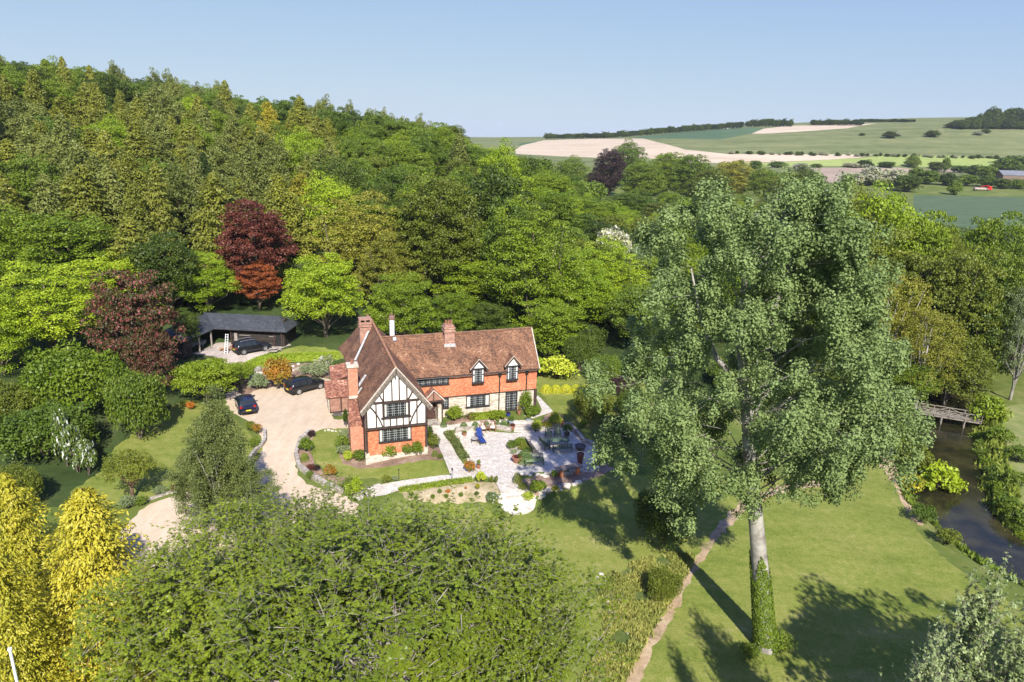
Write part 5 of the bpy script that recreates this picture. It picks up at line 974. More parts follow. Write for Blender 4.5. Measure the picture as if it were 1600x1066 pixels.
MB().prism([(-.2, 2.2), (5.0, 2.2), (2.4, 3.5)], 0.2, GL_-1.0, 'x').build('loft_wall', DARKW, gar)
rr3 = MB(); hx = GL_-1.9
rr3.slab([(-.25, -.1, 2.25), (GL_, -.1, 2.25), (hx, 2.4, 3.75), (-2.5, 2.4, 3.75)], .1).slab([(GL_, 4.9, 2.25), (-3.5, 4.9, 2.25), (-2.5, 2.4, 3.75), (hx, 2.4, 3.75)], .1).slab([(GL_, -.1, 2.25), (GL_, 4.9, 2.25), (hx, 2.4, 3.75)], .1)
go = rr3.build('roof', SLATE, gar)
wA = math.radians(-118)-ga*0
S1 = P(286, 534, 3.8); d1 = (Vector((S1.x, S1.y, 0))-Vector((A.x, A.y, 0))); Lw = d1.length; d1.normalize(); loc = Matrix.Rotation(-ga, 3, 'Z') @ d1; n1_ = Vector((-loc.y, loc.x, 0)); n1_ = -n1_ if n1_.x > 0 else n1_
def gp(a, b, z): v = loc*a+n1_*b; return (v.x, v.y, z)
r4 = MB(); r4.slab([gp(-.3, -.15, 2.24), gp(Lw+.4, -.15, 2.24), gp(Lw+.4, 2.3, 3.68), gp(-2.2, 2.3, 3.68)], .1).slab([gp(Lw+.4, 4.8, 2.24), gp(-3, 4.8, 2.24), gp(-2.2, 2.3, 3.68), gp(Lw+.4, 2.3, 3.68)], .1)
r4.build('roof', SLATE, gar)
def wallbar(mb, p, q, h, th=.12): p, q = Vector(p), Vector(q); mb.bar(p+Vector((0, 0, h/2)), q+Vector((0, 0, h/2)), th, h)
wb = MB(); wallbar(wb, gp(Lw, .1, 0), gp(Lw, 4.5, 0), 2.2); wallbar(wb, gp(Lw, 4.5, 0), gp(-2, 4.5, 0), 2.2); wallbar(wb, gp(Lw-1.6, .12, 0), gp(Lw-.02, .12, 0), 2.2); wb.build('wall', DARKW, gar)
for k, a in enumerate((.6, 3.2)): MB().bar(gp(a, .1, 0), gp(a, .1, 2.3), .16).build('post', mat('grey_post', (.34, .29, .25), rough=.85), gar)
for X in (2.1, GL_-.9, GL_-1.9): MB().box(X-.08, X+.08, .3, .46, 0, 2.25).build('post', TIMB, gar)
dz_ = MB()
for a, b in ((3.2, 4.7), (7.3, 8.7)): dz_.box(a, b, .44, .498, 1.35, 1.42)
dz_.box(2.5, 2.9, .42, .498, 0, 1.7).build('board_patch', mat('pale_old_board', (.36, .32, .28), (.22, .19, .17), rough=.9), gar)
MB().box(GL_-1.75, GL_-1.05, .42, .498, 0, 2.0).build('door', BLK, gar)
def onyard(u, v): return G(u, v)
lp = onyard(353, 553); ld = MB()
for s in (-.2, .2): ld.bar((s, 0, 0), (s*.8, .75, 2.5), .06)
for k in range(8): q = .12+k*.12; ld.bar((-.2, q*.75, q*2.5), (.2, q*.75, q*2.5), .05)
lo_ = ld.build('ladder', WHT); lo_.location = (lp.x, lp.y, lp.z-.03); lo_.rotation_euler = (0, 0, ga); tag(lo_, 'white ladder leaning against the front of the black cart shed', 'ladder')
bx = G(310, 541); tr_ = MB().box(-.9, .9, -.6, .6, .35, .75).box(-.85, -.7, -.65, -.6, 0, .5).box(.7, .85, -.65, -.6, 0, .5).tube([(-.5, -.7, .3), (-.5, .7, .3)], .28, 10).build('trailer', mat('grey_tarpaulin', (.45, .45, .46), (.28, .28, .3), rough=.8), smooth=False, bevel=.03); tr_.location = bx; tr_.rotation_euler = (0, 0, ga+.2); tag(tr_, 'small covered trailer parked under the left end of the cart shed', 'trailer')
wp = onyard(427, 549); m = MB(); rk = random.Random(4)
for i in range(9): m.bar((rk.uniform(-.9, .3), rk.uniform(-.4, .4), .05+i*.06), (rk.uniform(.2, 1.2), rk.uniform(-.4, .4), .08+i*.06), .16, .06)
o = m.build('plank_pile', mat('pale_plank', (.50, .45, .39), (.3, .26, .22), rough=.9)); o.location = wp; tag(o, 'untidy pile of pale planks and slabs beside the yard car', 'planks')
wp = onyard(363, 548); m = MB()
for i in range(26): m.rock((rk.uniform(-1.5, 1.2), rk.uniform(-.5, .5), .12+rk.uniform(0, .25)), rk.uniform(.12, .25), seed=i)
o = m.build('log_pile', mat('orange_log', (.42, .27, .17), (.28, .17, .10), rough=.9)); o.location = wp; tag(o, 'heap of cut logs against the cart shed front', 'logs')
# ------------------------------------------------------------------ cars
def paint(name, c):
    m = bpy.data.materials.new(name); N, Lk = nodes(m); B = N['Principled BSDF']; B.inputs['Base Color'].default_value = (*c, 1); B.inputs['Roughness'].default_value = .28; B.inputs['Coat Weight'].default_value = .8; B.inputs['Coat Roughness'].default_value = .05; B.inputs['Metallic'].default_value = .2
    n = N.new('ShaderNodeTexNoise'); n.inputs['Scale'].default_value = 2; Lk.new(ramp(N, Lk, n.outputs[0], [(.3, (.2, .2, .2)), (.7, (.36, .36, .36))]), B.inputs['Roughness']); return m
CARB = paint('black_car_paint', (.010, .011, .014)); CARN = paint('navy_car_paint', (.010, .014, .045))
CGL = bpy.data.materials.new('car_glass'); N, Lk = nodes(CGL); N['Principled BSDF'].inputs['Base Color'].default_value = (.02, .025, .03, 1); N['Principled BSDF'].inputs['Roughness'].default_value = .04
TYRE = flat('tyre_rubber', (.02, .02, .02), .85); RIM = mat('alloy_rim', (.55, .55, .56), (.4, .4, .41), rough=.35, metal=.7, scale=5)
def car(loc, yaw, body, label, rails=True, Lh=2.32, hh=1.0):
    root = empty('car', loc, yaw, label, 'car')
    S = [(-2.34, .55, .66, .80, .82), (-2.30, .42, .95, .88, .80), (-2.20, .34, 1.05, .92, .74), (-1.92, .30, 1.08, .935, .70), (-1.1, .28, 1.08, .94, .69), (-.2, .28, 1.05, .94, .69), (.38, .28, 1.02, .94, .67), (1.08, .28, 1.00, .94, .80), (1.65, .30, .96, .93, .80), (2.08, .34, .88, .90, .74), (2.28, .42, .74, .82, .62), (2.34, .5, .60, .70, .5)]
    top = [.68, .97, 1.22, 1.62, 1.69, 1.70, 1.60, 1.06, 1.01, .92, .77, .62]; V = []; n = 15
    for (x, zl, zb, w, wt), zt in zip(S, top):
        x *= Lh/2.34; zt = zb+(zt-zb)*hh; half = [(0, zl), (w*.8, zl), (w, zl+.14), (w*1.01, (zl+zb)/2), (w*.975, zb), (wt+(w-wt)*.10, zt-.07 if zt-zb > .2 else zb+(zt-zb)*.6), (wt*.78, zt), (0, zt+.02)]
        V += [(x, y, z) for y, z in half]+[(x, -y, z) for y, z in half[-2:0:-1]]
    n = len(V)//len(S); B_ = []; SW = []; SW2 = []; WS = []; RW = []
    for k in range(len(S)-1):
        for i in range(n):
            j = (i+1) % n; f = (k*n+i, k*n+j, (k+1)*n+j, (k+1)*n+i)
            if i in (4, 9) and 3 <= k <= 5: (SW if i == 4 else SW2).append((f, k))
            elif i in (5, 6, 7, 8) and k == 6: WS.append(f)
            elif i in (5, 6, 7, 8) and k == 2: RW.append(f)
            else: B_.append(f)
    B_ += [tuple(range(n)), tuple(range((len(S)-1)*n, len(S)*n))]
    for lst in (SW, SW2):
        for f, k in lst:
            pass
    def bld(name, fs, m, par=root):
        mb = MB(); mb.v = V[:]; mb.f = [f for f in fs]; o = mb.build(name, m, par)
        bm = bmesh.new(); bm.from_mesh(o.data); bmesh.ops.delete(bm, geom=[v for v in bm.verts if not v.link_faces], context='VERTS'); bm.to_mesh(o.data); bm.free()
        for p in o.data.polygons: p.use_smooth = True
        return o
    b = bld('body', B_, body); bld('side_window', [f for f, k in SW], CGL); bld('side_window', [f for f, k in SW2], CGL); bld('windscreen', WS, CGL); bld('rear_window', RW, CGL)
    pl = MB()
    for s in (-1, 1):
        for x in (-1.15, -.25, .5): pl.bar((x, s*.955, 1.05), (x-.06 if x < .4 else x-.25, s*.745, 1.62*hh if x < .4 else 1.52*hh), .06, .03)
    pl.build('pillar', body, root)
    tr = MB().box(-2.3*Lh/2.34, 2.2*Lh/2.34, -.945, .945, .24, .36).box(-2.38, -2.28, -.78, .78, .40, .56).box(2.24, 2.37, -.7, .7, .36, .52).build('lower_trim', TYRE, root, bevel=.03)
    if rails:
        for s in (-1, 1): MB().tube([(-1.7, s*.60, 1.70), (-1.4, s*.60, 1.76), (.0, s*.60, 1.77), (.25, s*.60, 1.70)], .025, 6).build('roof_rail', RIM, root)
    for x in (-1.42*Lh/2.34, 1.42*Lh/2.34):
        for s in (-1, 1):
            wv = MB().tube([(x, s*.70, .36), (x, s*.965, .36)], .365, 20).build('wheel', TYRE, root); MB().tube([(x, s*.966, .36), (x, s*.975, .36)], .25, 16).build('rim', RIM, wv)
            MB().tube([(x, s*.90, .38), (x, s*.952, .38)], .43, 20).build('wheel_arch', TYRE, root)
            sp_ = MB()
    RED = flat('red_lamp', (.35, .01, .01), .2); LMP = flat('clear_lamp', (.6, .62, .65), .1)
    for s in (-1, 1):
        MB().box(-2.33*Lh/2.34, -2.18*Lh/2.34, s*.70-.14, s*.70+.14, .80, 1.04).build('tail_lamp', RED, root, bevel=.02); MB().box(2.1*Lh/2.34, 2.27*Lh/2.34, s*.62-.17, s*.62+.17, .68, .80).build('headlight', LMP, root, bevel=.02)
        MB().box(.62, .82, s*1.0-.12, s*1.0+.12, 1.02, 1.17).build('mirror', body, root, bevel=.03)
    MB().box(-2.39, -2.345 if Lh > 2.3 else -2.33, -.26, .26, .62, .73).build('number_plate', flat('yellow_plate', (.80, .58, .03), .4), root)
    MB().box(2.33, 2.36, -.26, .26, .42, .52).build('number_plate', WHT, root)
    return root
def carat(ur, vr, uf, vf, *a, **k):
    """stand a car on its two near-side wheel contacts (rear, front)"""
    r, f = G(ur, vr), G(uf, vf); yaw = math.atan2(f.y-r.y, f.x-r.x); m_ = (r+f)/2; off = Vector((-math.sin(yaw), math.cos(yaw), 0))*.95; q = m_+off
    return car((q.x, q.y, hz1(q.x, q.y)), yaw, *a, **k)
carat(382, 555, 415, 548.5, CARB, 'black estate car with silver roof rails parked in front of the cart shed')
carat(468, 617, 501, 608, CARB, 'glossy black hatchback SUV parked on the gravel near the house', rails=False)
q = G(391, 650); car((q.x-1.2, q.y+2.0, hz1(q.x-1.2, q.y+2)), math.radians(118), CARN, 'dark navy hatchback seen from behind, half hidden by the birch', rails=False, Lh=2.0, hh=.9)

# ------------------------------------------------------------------ garden walls, steps, hedges
def strip_wall(name, px, h, th, m, label, cat, zoff=0, world=None, cap=None, wob=.05, group=None):
    pw = world or [G(*p) for p in px]; dense = []
    for a, b in zip(pw[:-1], pw[1:]):
        k = max(1, int((b-a).length/.5)); dense += [a.lerp(b, i/k) for i in range(k)]
    dense.append(pw[-1]); rr = random.Random(len(dense)); mb = MB(); b0 = []
    for i, p in enumerate(dense):
        t = (dense[min(i+1, len(dense)-1)]-dense[max(i-1, 0)]); t.z = 0; t.normalize(); n = Vector((-t.y, t.x, 0)); g = hz1(p.x, p.y); hh = (h(i/len(dense)) if callable(h) else h)+rr.uniform(-wob, wob)
        mb.v += [tuple(Vector((p.x, p.y, g-.5))+n*th/2), tuple(Vector((p.x, p.y, g+hh))+n*th/2), tuple(Vector((p.x, p.y, g+hh))-n*th/2), tuple(Vector((p.x, p.y, g-.5))-n*th/2)]
    for i in range(len(dense)-1):
        for j in range(4): mb.f.append((4*i+j, 4*i+(j+1) % 4, 4*i+4+(j+1) % 4, 4*i+4+j))
    mb.f += [(3, 2, 1, 0), tuple(4*(len(dense)-1)+j for j in range(4))]
    o = mb.build(name, m); return tag(o, label, cat, group)
strip_wall('stone_wall', [i5(372, 345), i5(310, 400), i5(278, 500), i5(300, 585), i5(370, 640), i5(450, 690), i5(530, 730), i5(600, 760)], .45, .35, WALLST, 'curved grey dry-stone wall holding up the gable lawn above the drive', 'wall')
strip_wall('stone_wall', [i5(62, 330), i5(62, 400), i5(40, 430), i5(0, 468), (388, 722)], .35, .3, WALLST, 'low curved stone kerb wall between left lawn and drive', 'wall')
strip_wall('stone_wall', [(224, 785), (262, 772), (300, 762), (335, 752)], .2, .25, WALLST, 'low stone edging beside the brown-leaved plants of the left lawn', 'wall')
strip_wall('stone_wall', [i4(345, 365), i4(520, 345), i4(650, 340), i4(770, 362)], .5, .3, WALLST, 'terrace retaining wall below the clipped box balls', 'wall')
strip_wall('stone_wall', [i4(955, 352), i4(1060, 340), i4(1140, 322), i4(1200, 316)], .4, .3, WALLST, 'terrace retaining wall right of the garden steps', 'wall')
strip_wall('stone_wall', [i4(1205, 316), i4(1260, 370), i4(1320, 440), i4(1400, 470)], .4, .35, WALLST, 'low stone wall along the shaded right edge of the terrace', 'wall')
strip_wall('stone_wall', [i6(640, 660), i6(720, 610), i6(780, 575)], .5, .5, WALLST, 'rough stone bank behind the photinia', 'wall')
HB = [G(*i6(660, 575)), G(*i6(760, 530)), G(*i6(860, 500)), G(*i6(1000, 500)), G(*i6(1200, 490)), G(*i6(1435, 480))]
def hedge(pw, h, th, leaf, label, ls=.09, seed=1, group=None, name='hedge'):
    rng = np.random.default_rng(seed); P_ = []; N_ = []
    for a, b in zip(pw[:-1], pw[1:]):
        Lh = (b-a).length; k = int(Lh*(2*h+th)*330); t = (b-a).normalized(); n = Vector((-t.y, t.x, 0)); s = rng.uniform(0, 1, k)*Lh; q = rng.uniform(0, 2*h+th, k)
        side = np.where(q < h, -1, np.where(q > h+th, 1, 0)); off = np.where(side == 0, q-h-th/2, side*th/2)+rng.normal(size=k)*.03; z = np.where(side == 0, h, np.where(side == -1, q, q-h-th))+rng.normal(size=k)*.03
        X = a.x+t.x*s+n.x*off; Y = a.y+t.y*s+n.y*off; P_.append(np.stack([X, Y, hz(X, Y)+z], 1)); N_.append(np.stack([n.x*side, n.y*side, (side == 0)*1.+.2], 1)+rng.normal(size=(k, 3))*.5)
    me = leaf_mesh(name, np.vstack(P_), np.vstack(N_), ls, .7, rng); me.materials.append(leaf); o = bpy.data.objects.new(name, me); COL.objects.link(o); return tag(o, label, 'hedge', group)
LF['hedge'] = leafmat('leaf_clipped_lime_hedge', (.24, .31, .035), (.14, .22, .02), scale=2)
hedge(HB, .75, .7, LF['hedge'], 'long clipped lime-green hedge above the rockery between yard and house', ls=.14)
hedge([G(*i4(285, 375)), G(*i4(345, 450)), G(*i4(395, 540)), G(*i4(425, 580))], .35, .8, LF['birch'], 'low grey-green lavender hedge between path and terrace', ls=.12, seed=2)
hedge([G(*i5(990, 748)), G(*i5(1150, 722)), G(*i5(1350, 690)), G(*i5(1500, 672))], .3, .5, LF['beech'], 'ragged low green edging below the lower stone path', ls=.13, seed=3)
hedge([G(*i4(450, 268)), G(*i4(560, 258)), G(*i4(640, 250)), G(*i4(722, 245))], .55, .7, LF['beech'], 'green border plants along the cream stone wall', ls=.14, seed=4)
hedge([G(600+170, 781)]*1+[G(648, 797)], .01, .01, LF['beech'], 'thin grass fringe', ls=.05, seed=9) if False else None
# steps: terrace down to the lawn, with a round landing
def steps(name, top, bot, width, n, ztop, zbot, label, flare=0):
    d = Vector((bot.x-top.x, bot.y-top.y, 0)); Ls = d.length; d.normalize(); nn = Vector((-d.y, d.x, 0)); mb = MB()
    for i in range(n):
        a = top+d*(Ls*i/n); b = top+d*(Ls*(i+1)/n+.04); pm = (a+b)/2; z = hz1(pm.x, pm.y)+.10 if flare else ztop-(ztop-zbot)*(i+.5)/n; w = width/2*(1+flare*i/n)
        q = [a+nn*w, b+nn*w, b-nn*w, a-nn*w]; mb.prism([(p.x, p.y) for p in q], z-.6, z+i*.0003)
    return tag(mb.build(name, WALLSTP), label, 'steps')
WALLSTP = mat('worn_step_stone', (.62, .56, .48), (.36, .32, .27), rough=.9, scale=2.2, bump=.3, detail=8)
st0, st1 = G(*i4(722, 742)), G(*i4(778, 868)); lc_ = G(*i4(812, 915)); steps('garden_steps', st0, st1, 1.75, 6, hz1(st0.x, st0.y)+.08, hz1(lc_.x, lc_.y)+.03, 'broad pale stone steps going down from the terrace to the lawn', .12)
lc = G(*i4(812, 915)); d = MB(); rings = []
for r_ in (1, .66, .33): rings.append([(lc.x+math.cos(a)*1.65*r_, lc.y+.35+math.sin(a)*1.35*r_) for a in np.linspace(0, 2*math.pi, 30, endpoint=False)])
d.v = [(x, y, hz1(x, y)-.4) for x, y in rings[0]]+[(x, y, hz1(x, y)+.10) for rg in rings for x, y in rg]+[(lc.x, lc.y+.35, hz1(lc.x, lc.y+.35)+.10)]
for k_ in range(3):
    for i in range(30): d.f.append((k_*30+i, k_*30+(i+1) % 30, k_*30+30+(i+1) % 30, k_*30+30+i))
for i in range(30): d.f.append((90+i, 90+(i+1) % 30, 120))
tag(d.build('stone_landing', pave), 'rounded stone landing at the foot of the lawn steps', 'landing')
a0, a1 = G(*i4(862, 285)), G(*i4(868, 365)); steps('garden_steps', a0, a1, 2.2, 4, -.02, TERZ+.08, 'pale stone steps between garden door walk and terrace')
b0_, b1_ = G(*i5(880, 712)), G(*i5(690, 790)); steps('garden_steps', b0_, b1_, 1.3, 6, hz1(b0_.x, b0_.y)+.06, hz1(b1_.x, b1_.y)+.06, 'stone steps dropping left from the lower path to the drive')
# rocks along the rockery
def rocks(label, px, n, r, jit, seed):
    rr = random.Random(seed); mb = MB(); pw = [G(*p) for p in px]
    for i in range(n):
        k = rr.random()*(len(pw)-1); a = pw[int(k)].lerp(pw[min(int(k)+1, len(pw)-1)], k-int(k)); x, y = a.x+rr.gauss(0, jit), a.y+rr.gauss(0, jit*.6); mb.rock((x, y, hz1(x, y)+.02), r*rr.uniform(.5, 1.5), seed=seed*100+i)
    return tag(mb.build('rockery_edging', WALLSTP), label, 'rocks')
rocks('pale rocks edging the bed right of the lawn steps', [i4(880, 900), i4(960, 850), i4(1080, 800), i4(1160, 780), i4(1320, 720)], 46, .22, .25, 1)
rocks('pale rocks along the front of the terrace bed', [i4(860, 690), i4(1000, 690), i4(1130, 680), i4(1300, 660), i4(1420, 640)], 50, .22, .3, 2)
rocks('grey rocks under the lavender hedge end', [i4(345, 372), i4(380, 420), i4(430, 500), i4(460, 580)], 26, .16, .12, 3)
rocks('grey rocks in the rockery left of the house', [i6(1100, 560), i6(1200, 600), i6(1320, 560), i6(1420, 600)], 60, .26, .7, 4)
rocks('pale stones edging the rough grass island', [(938, 900), (945, 935), (960, 965), (1000, 985)], 22, .18, .5, 5)
rocks('pale stones of the bank behind the photinia', [i6(640, 640), i6(740, 590), i6(800, 620), i6(700, 700)], 40, .25, .5, 6)
rocks('white stones on the corner of the gable lawn', [i5(480, 322), i5(530, 328), i5(560, 330)], 8, .16, .2, 7)
# ------------------------------------------------------------------ bedding plants, each a thing
PL = [ # key, u, vbase, vtop, width, leaf, name, label
 ('s2', *i5(385, 368), i5(0, 325)[1], 15, 'purple', 'purple-leaved shrub in the curved bed'), ('s2', *i5(350, 470), i5(0, 375)[1], 26, 'beech', 'bright green shrub in the curved bed above the drive'),
 ('dome', *i5(338, 530), i5(0, 480)[1], 14, 'beech', 'small round green shrub at the wall of the curved bed'), ('s1', *i5(380, 600), i5(0, 560)[1], 16, 'copper', 'dark red low plant in the curved bed'), ('s1', *i5(420, 600), i5(0, 565)[1], 14, 'purple', 'dark purple low plant in the curved bed'),
 ('s2', *i5(515, 635), i5(0, 565)[1], 24, 'photinia', 'orange flowering azalea in the curved bed'), ('s1', *i5(375, 660), i5(0, 605)[1], 14, 'mid', 'green plant rooted on the stone wall'), ('dome', *i5(498, 735), i5(0, 680)[1], 14, 'grey', 'rounded blue-grey lavender against the stone wall'),
 ('s2', *i5(905, 682), i5(0, 635)[1], 18, 'olive', 'round bronze shrub beside the lower path'), ('s1', *i5(965, 670), i5(0, 640)[1], 12, 'grey', 'small grey plant beside the lower path'), ('s2', *i5(680, 770), i5(0, 660)[1], 34, 'lime', 'bright yellow-green shrub at the end of the stone wall'), ('s2', *i5(650, 740), i5(0, 660)[1], 26, 'dark', 'dark shrub behind the yellow-green one'),
 ('s2', *i5(640, 535), i5(0, 465)[1], 18, 'yellowgreen', 'yellow-green hosta clump at the left gable corner'), ('s2', *i5(720, 530), i5(0, 460)[1], 26, 'mid', 'dark green shrub under the gable corner'), ('s2', *i5(815, 515), i5(0, 425)[1], 22, 'mid', 'upright green rose by the gable corner post'), ('s2', *i5(925, 515), i5(0, 410)[1], 30, 'beech', 'green rose bush under the left part of the big window'), ('s2', *i5(1045, 495), i5(0, 400)[1], 24, 'mid', 'green rose bush under the right part of the big window'), ('s2', *i5(1115, 495), i5(0, 395)[1], 24, 'beech', 'green rose bush left of the right gable corner'),
 ('s2', *i5(1235, 450), i5(0, 345)[1], 20, 'olive', 'bronze-green shrub right of the gable corner'), ('dome', *i5(1240, 500), i5(0, 460)[1], 10, 'mid', 'small round plant in the mulch by the path'), ('s1', *i5(1278, 520), i5(0, 485)[1], 10, 'olive', 'tiny olive plant at the path edge'), ('s2', *i5(1210, 390), i5(0, 290)[1], 10, 'dark', 'dark climber at the right wall of the wing'),
 ('s2', *i5(600, 455), i5(0, 360)[1], 26, 'mid', 'green shrub beside the tall left chimney'), ('s2', *i5(615, 390), i5(0, 320)[1], 22, 'grey', 'grey-green shrub beside the tall left chimney'), ('s1', *i5(610, 490), i5(0, 430)[1], 24, 'grey', 'grey lavender mound at the left chimney foot'), ('s2', *i5(625, 300), i5(0, 175)[1], 10, 'dark', 'dark ivy climber against the left wing wall'),
 ('dome', *i4(258, 322), i4(0, 280)[1], 11, 'box', 'single clipped box ball beside the porch path'),
 ('s2', *i4(340, 272), i4(0, 172)[1], 30, 'beech', 'leafy rose bush right of the porch'), ('s1', *i4(470, 262), i4(0, 222)[1], 20, 'pink', 'red-flowered plants under the stone wall window'), ('s2', *i4(660, 268), i4(0, 205)[1], 34, 'beech', 'bright green leafy clump left of the garden door'),
 ('s2', *i4(880, 215), i4(0, 55)[1], 22, 'mid', 'tall rose trained up the wall right of the garden door'), ('s2', *i4(930, 245), i4(0, 165)[1], 28, 'beech', 'rounded green bush at the right house corner'), ('s2', *i4(962, 350), i4(0, 282)[1], 20, 'yellowgreen', 'yellow-green shrub right of the terrace steps'), ('s1', *i4(1045, 340), i4(0, 285)[1], 16, 'yflower', 'yellow-flowered plant on the terrace wall'), ('s2', *i4(1100, 320), i4(0, 215)[1], 24, 'yellowgreen', 'tall yellow variegated shrub on the terrace wall'), ('s1', *i4(1020, 325), i4(0, 290)[1], 12, 'olive', 'small bronze plant on the terrace wall'),
 ('s2', *i4(455, 665), i4(0, 585)[1], 22, 'flower', 'tub of red and yellow flowers at the terrace corner'), ('s2', *i4(540, 745), i4(0, 665)[1], 18, 'yellowgreen', 'pale yellow-green shrub below the flower tub'), ('s1', *i4(620, 750), i4(0, 695)[1], 7, 'olive', 'small bronze cone shrub left of the lawn steps'), ('s1', *i4(655, 755), i4(0, 695)[1], 7, 'olive', 'second small bronze cone shrub nearest the lawn steps'), ('dome', *i4(815, 752), i4(0, 672)[1], 16, 'olive', 'round bronze-green ball shrub right of the lawn steps'),
 ('s2', *i4(955, 825), i4(0, 735)[1], 24, 'beech', 'fresh green shrub on the bank right of the steps'), ('s2', *i4(1095, 710), i4(0, 655)[1], 14, 'beech', 'green plant in front of the terrace bed'), ('s1', *i4(900, 880), i4(0, 820)[1], 20, 'yellowgreen', 'variegated clump at the stone landing'), ('s1', *i4(1105, 808), i4(0, 775)[1], 14, 'yflower', 'yellow plant among the bank rocks'), ('s1', *i4(860, 800), i4(0, 760)[1], 18, 'olive', 'olive plant beside the lawn steps'), ('s2', *i4(1000, 790), i4(0, 740)[1], 20, 'mid', 'mid green mat on the bank right of the steps'),
 ('s2', *i4(625, 892), i4(0, 825)[1], 24, 'white', 'white-edged clump left of the stone landing'), ('s1', *i4(515, 800), i4(0, 755)[1], 8, 'yflower', 'small yellow plant in the rose bed'), ('s1', *i4(290, 822), i4(0, 800)[1], 9, 'photinia', 'small orange plant in the rose bed'), ('s1', *i4(425, 795), i4(0, 778)[1], 5, 'photinia', 'tiny orange plant in the rose bed'),
 ('s2', 870, 590, 558, 66, 'yellowgreen', 'large yellow variegated shrub right of the house'), ('s2', 845, 585, 560, 24, 'lime', 'lime shrub against the right end of the house'), ('bigshrub', 905, 580, 520, 60, 'dark', 'dark rhododendron behind the yellow shrub'), ('bigshrub', 945, 598, 555, 60, 'mid', 'mid green shrub behind the side lawn'), ('bigshrub', 915, 555, 505, 70, 'dark', 'dark evergreen shrub under the bright trees'), ('bigshrub', 970, 620, 588, 50, 'purple', 'dark purple shrub at the end of the golden hedge'), ('bigshrub', 925, 655, 605, 76, 'olive', 'thin dark shrub at the side lawn edge'), ('bigshrub', 985, 650, 610, 60, 'dark', 'dark shrub under the left poplar boughs'), ('bigshrub', 965, 690, 650, 70, 'dark', 'dark shrub shading the right of the terrace'), ('s2', 912, 668, 655, 14, 'mid', 'small shrub at the top right terrace corner')]
for k, u, vb, vt, w, lf, lab in PL: TB(k, u, vb, vt, w, lab, cat='shrub', leaf=LF[lf])
for i, a in enumerate((410, 497, 578, 658, 715)): TB('dome', *i4(a, 345-i*5), i4(0, 290-i*5)[1], 13.5, 'clipped box ball in the row on the terrace wall', cat='shrub', leaf=LF['box'], group='box balls on the terrace wall', name='box_ball')
for i, (a, b) in enumerate(((50, 880), (175, 872), (278, 868), (388, 856), (508, 848), (12, 850), (228, 830))): TB('s1', *i4(a, b), i4(0, b-34)[1], 8, 'small young rose plant in the bare rose bed', cat='shrub', leaf=LF['mid'], group='young roses in the bare bed', name='rose_plant')
for i, u in enumerate((853, 868, 884, 900, 914, 928, 943)): TB('dome', u, 613+i*.2, 601, 19, 'golden yellow hedge dome beside the side lawn', cat='shrub', leaf=LF['goldbox'], group='golden domes of the side hedge', name='golden_hedge_dome')
for a, b, lf, lab in ((765, 890, 'photinia', 'rust-brown plant on the left drive edge'), (800, 890, 'olive', 'bronze plant on the left drive edge')): pass
for u, v0, v1, w, lf, lab in ((298, 640, 628, 14, 'photinia', 'orange-brown shrub at the top of the left lawn'), (288, 636, 626, 14, 'olive', 'bronze shrub at the top of the left lawn'), (402, 678, 662, 16, 'photinia', 'orange-tinged shrub at the drive kerb'), (392, 674, 658, 16, 'olive', 'olive shrub at the drive kerb'), (398, 700, 684, 18, 'mid', 'green shrub at the drive kerb'), (250, 773, 760, 22, 'grey', 'grey-blue plants at the bottom of the left lawn'), (275, 768, 758, 16, 'copper', 'dark red plant at the bottom of the left lawn'), (200, 795, 775, 26, 'grey', 'silver-grey shrub at the end of the gravel'), (222, 790, 776, 20, 'mid', 'green shrub at the end of the gravel')): TB('s1', u, v0, v1, w, lab, cat='shrub', leaf=LF[lf])

# ------------------------------------------------------------------ terrace furniture
GRW = mat('green_painted_wood', (.12, .17, .11), (.07, .105, .065), rough=.7, scale=5); CUS = mat('pale_cushion', (.72, .68, .62), (.6, .56, .5), rough=.95, scale=5); TEAK = mat('reddish_teak', (.26, .13, .075), (.17, .08, .045), rough=.7, scale=4)
BLUE = mat('navy_cushion', (.022, .055, .24), (.012, .03, .15), rough=.85, scale=4); GCU = mat('sage_cushion', (.24, .30, .16), (.18, .23, .12), rough=.9, scale=4); DRK = mat('dark_weathered_wood', (.13, .115, .105), (.07, .06, .055), rough=.85, scale=5); SLT = mat('grey_stone_top', (.38, .35, .33), (.26, .24, .22), rough=.85, scale=4)
def at4(a, b): p = G(*i4(a, b)); return Vector((p.x, p.y, hz1(p.x, p.y)))
def armchair(p, rz, label, wood, cush, w=.62, group=None, back=.95):
    r = empty('garden_chair', p, rz, label, 'chair', group)
    MB().box(-w/2, w/2, -.28, .28, .36, .42).build('seat', wood, r); b = MB(); n = 5
    for i in range(n): x = -w/2+.05+(w-.1)*i/(n-1); b.bar((x, .26, .42), (x, .40, back), .05)
    b.bar((-w/2, .40, back), (w/2, .40, back), .07); b.build('backrest', wood, r)
    for x in (-w/2, w/2):
        for y in (-.27, .28): MB().bar((x, y, 0), (x, y, .62), .06).build('leg', wood, r)
        MB().box(x-.045, x+.045, -.32, .34, .62, .66).build('armrest', wood, r)
    if cush: MB().box(-w/2+.05, w/2-.05, -.27, .24, .421, .50).bar((0, .24, .5), (0, .36, back-.05), w-.12, .08, (1, 0, 0)).build('cushion', cush, r, bevel=.02)
    return r
armchair(at4(555, 362), 0.15, 'left of two reddish garden armchairs with pale cushions on the terrace', TEAK, CUS); armchair(at4(630, 356), -.1, 'right of two reddish garden armchairs with pale cushions on the terrace', TEAK, CUS)
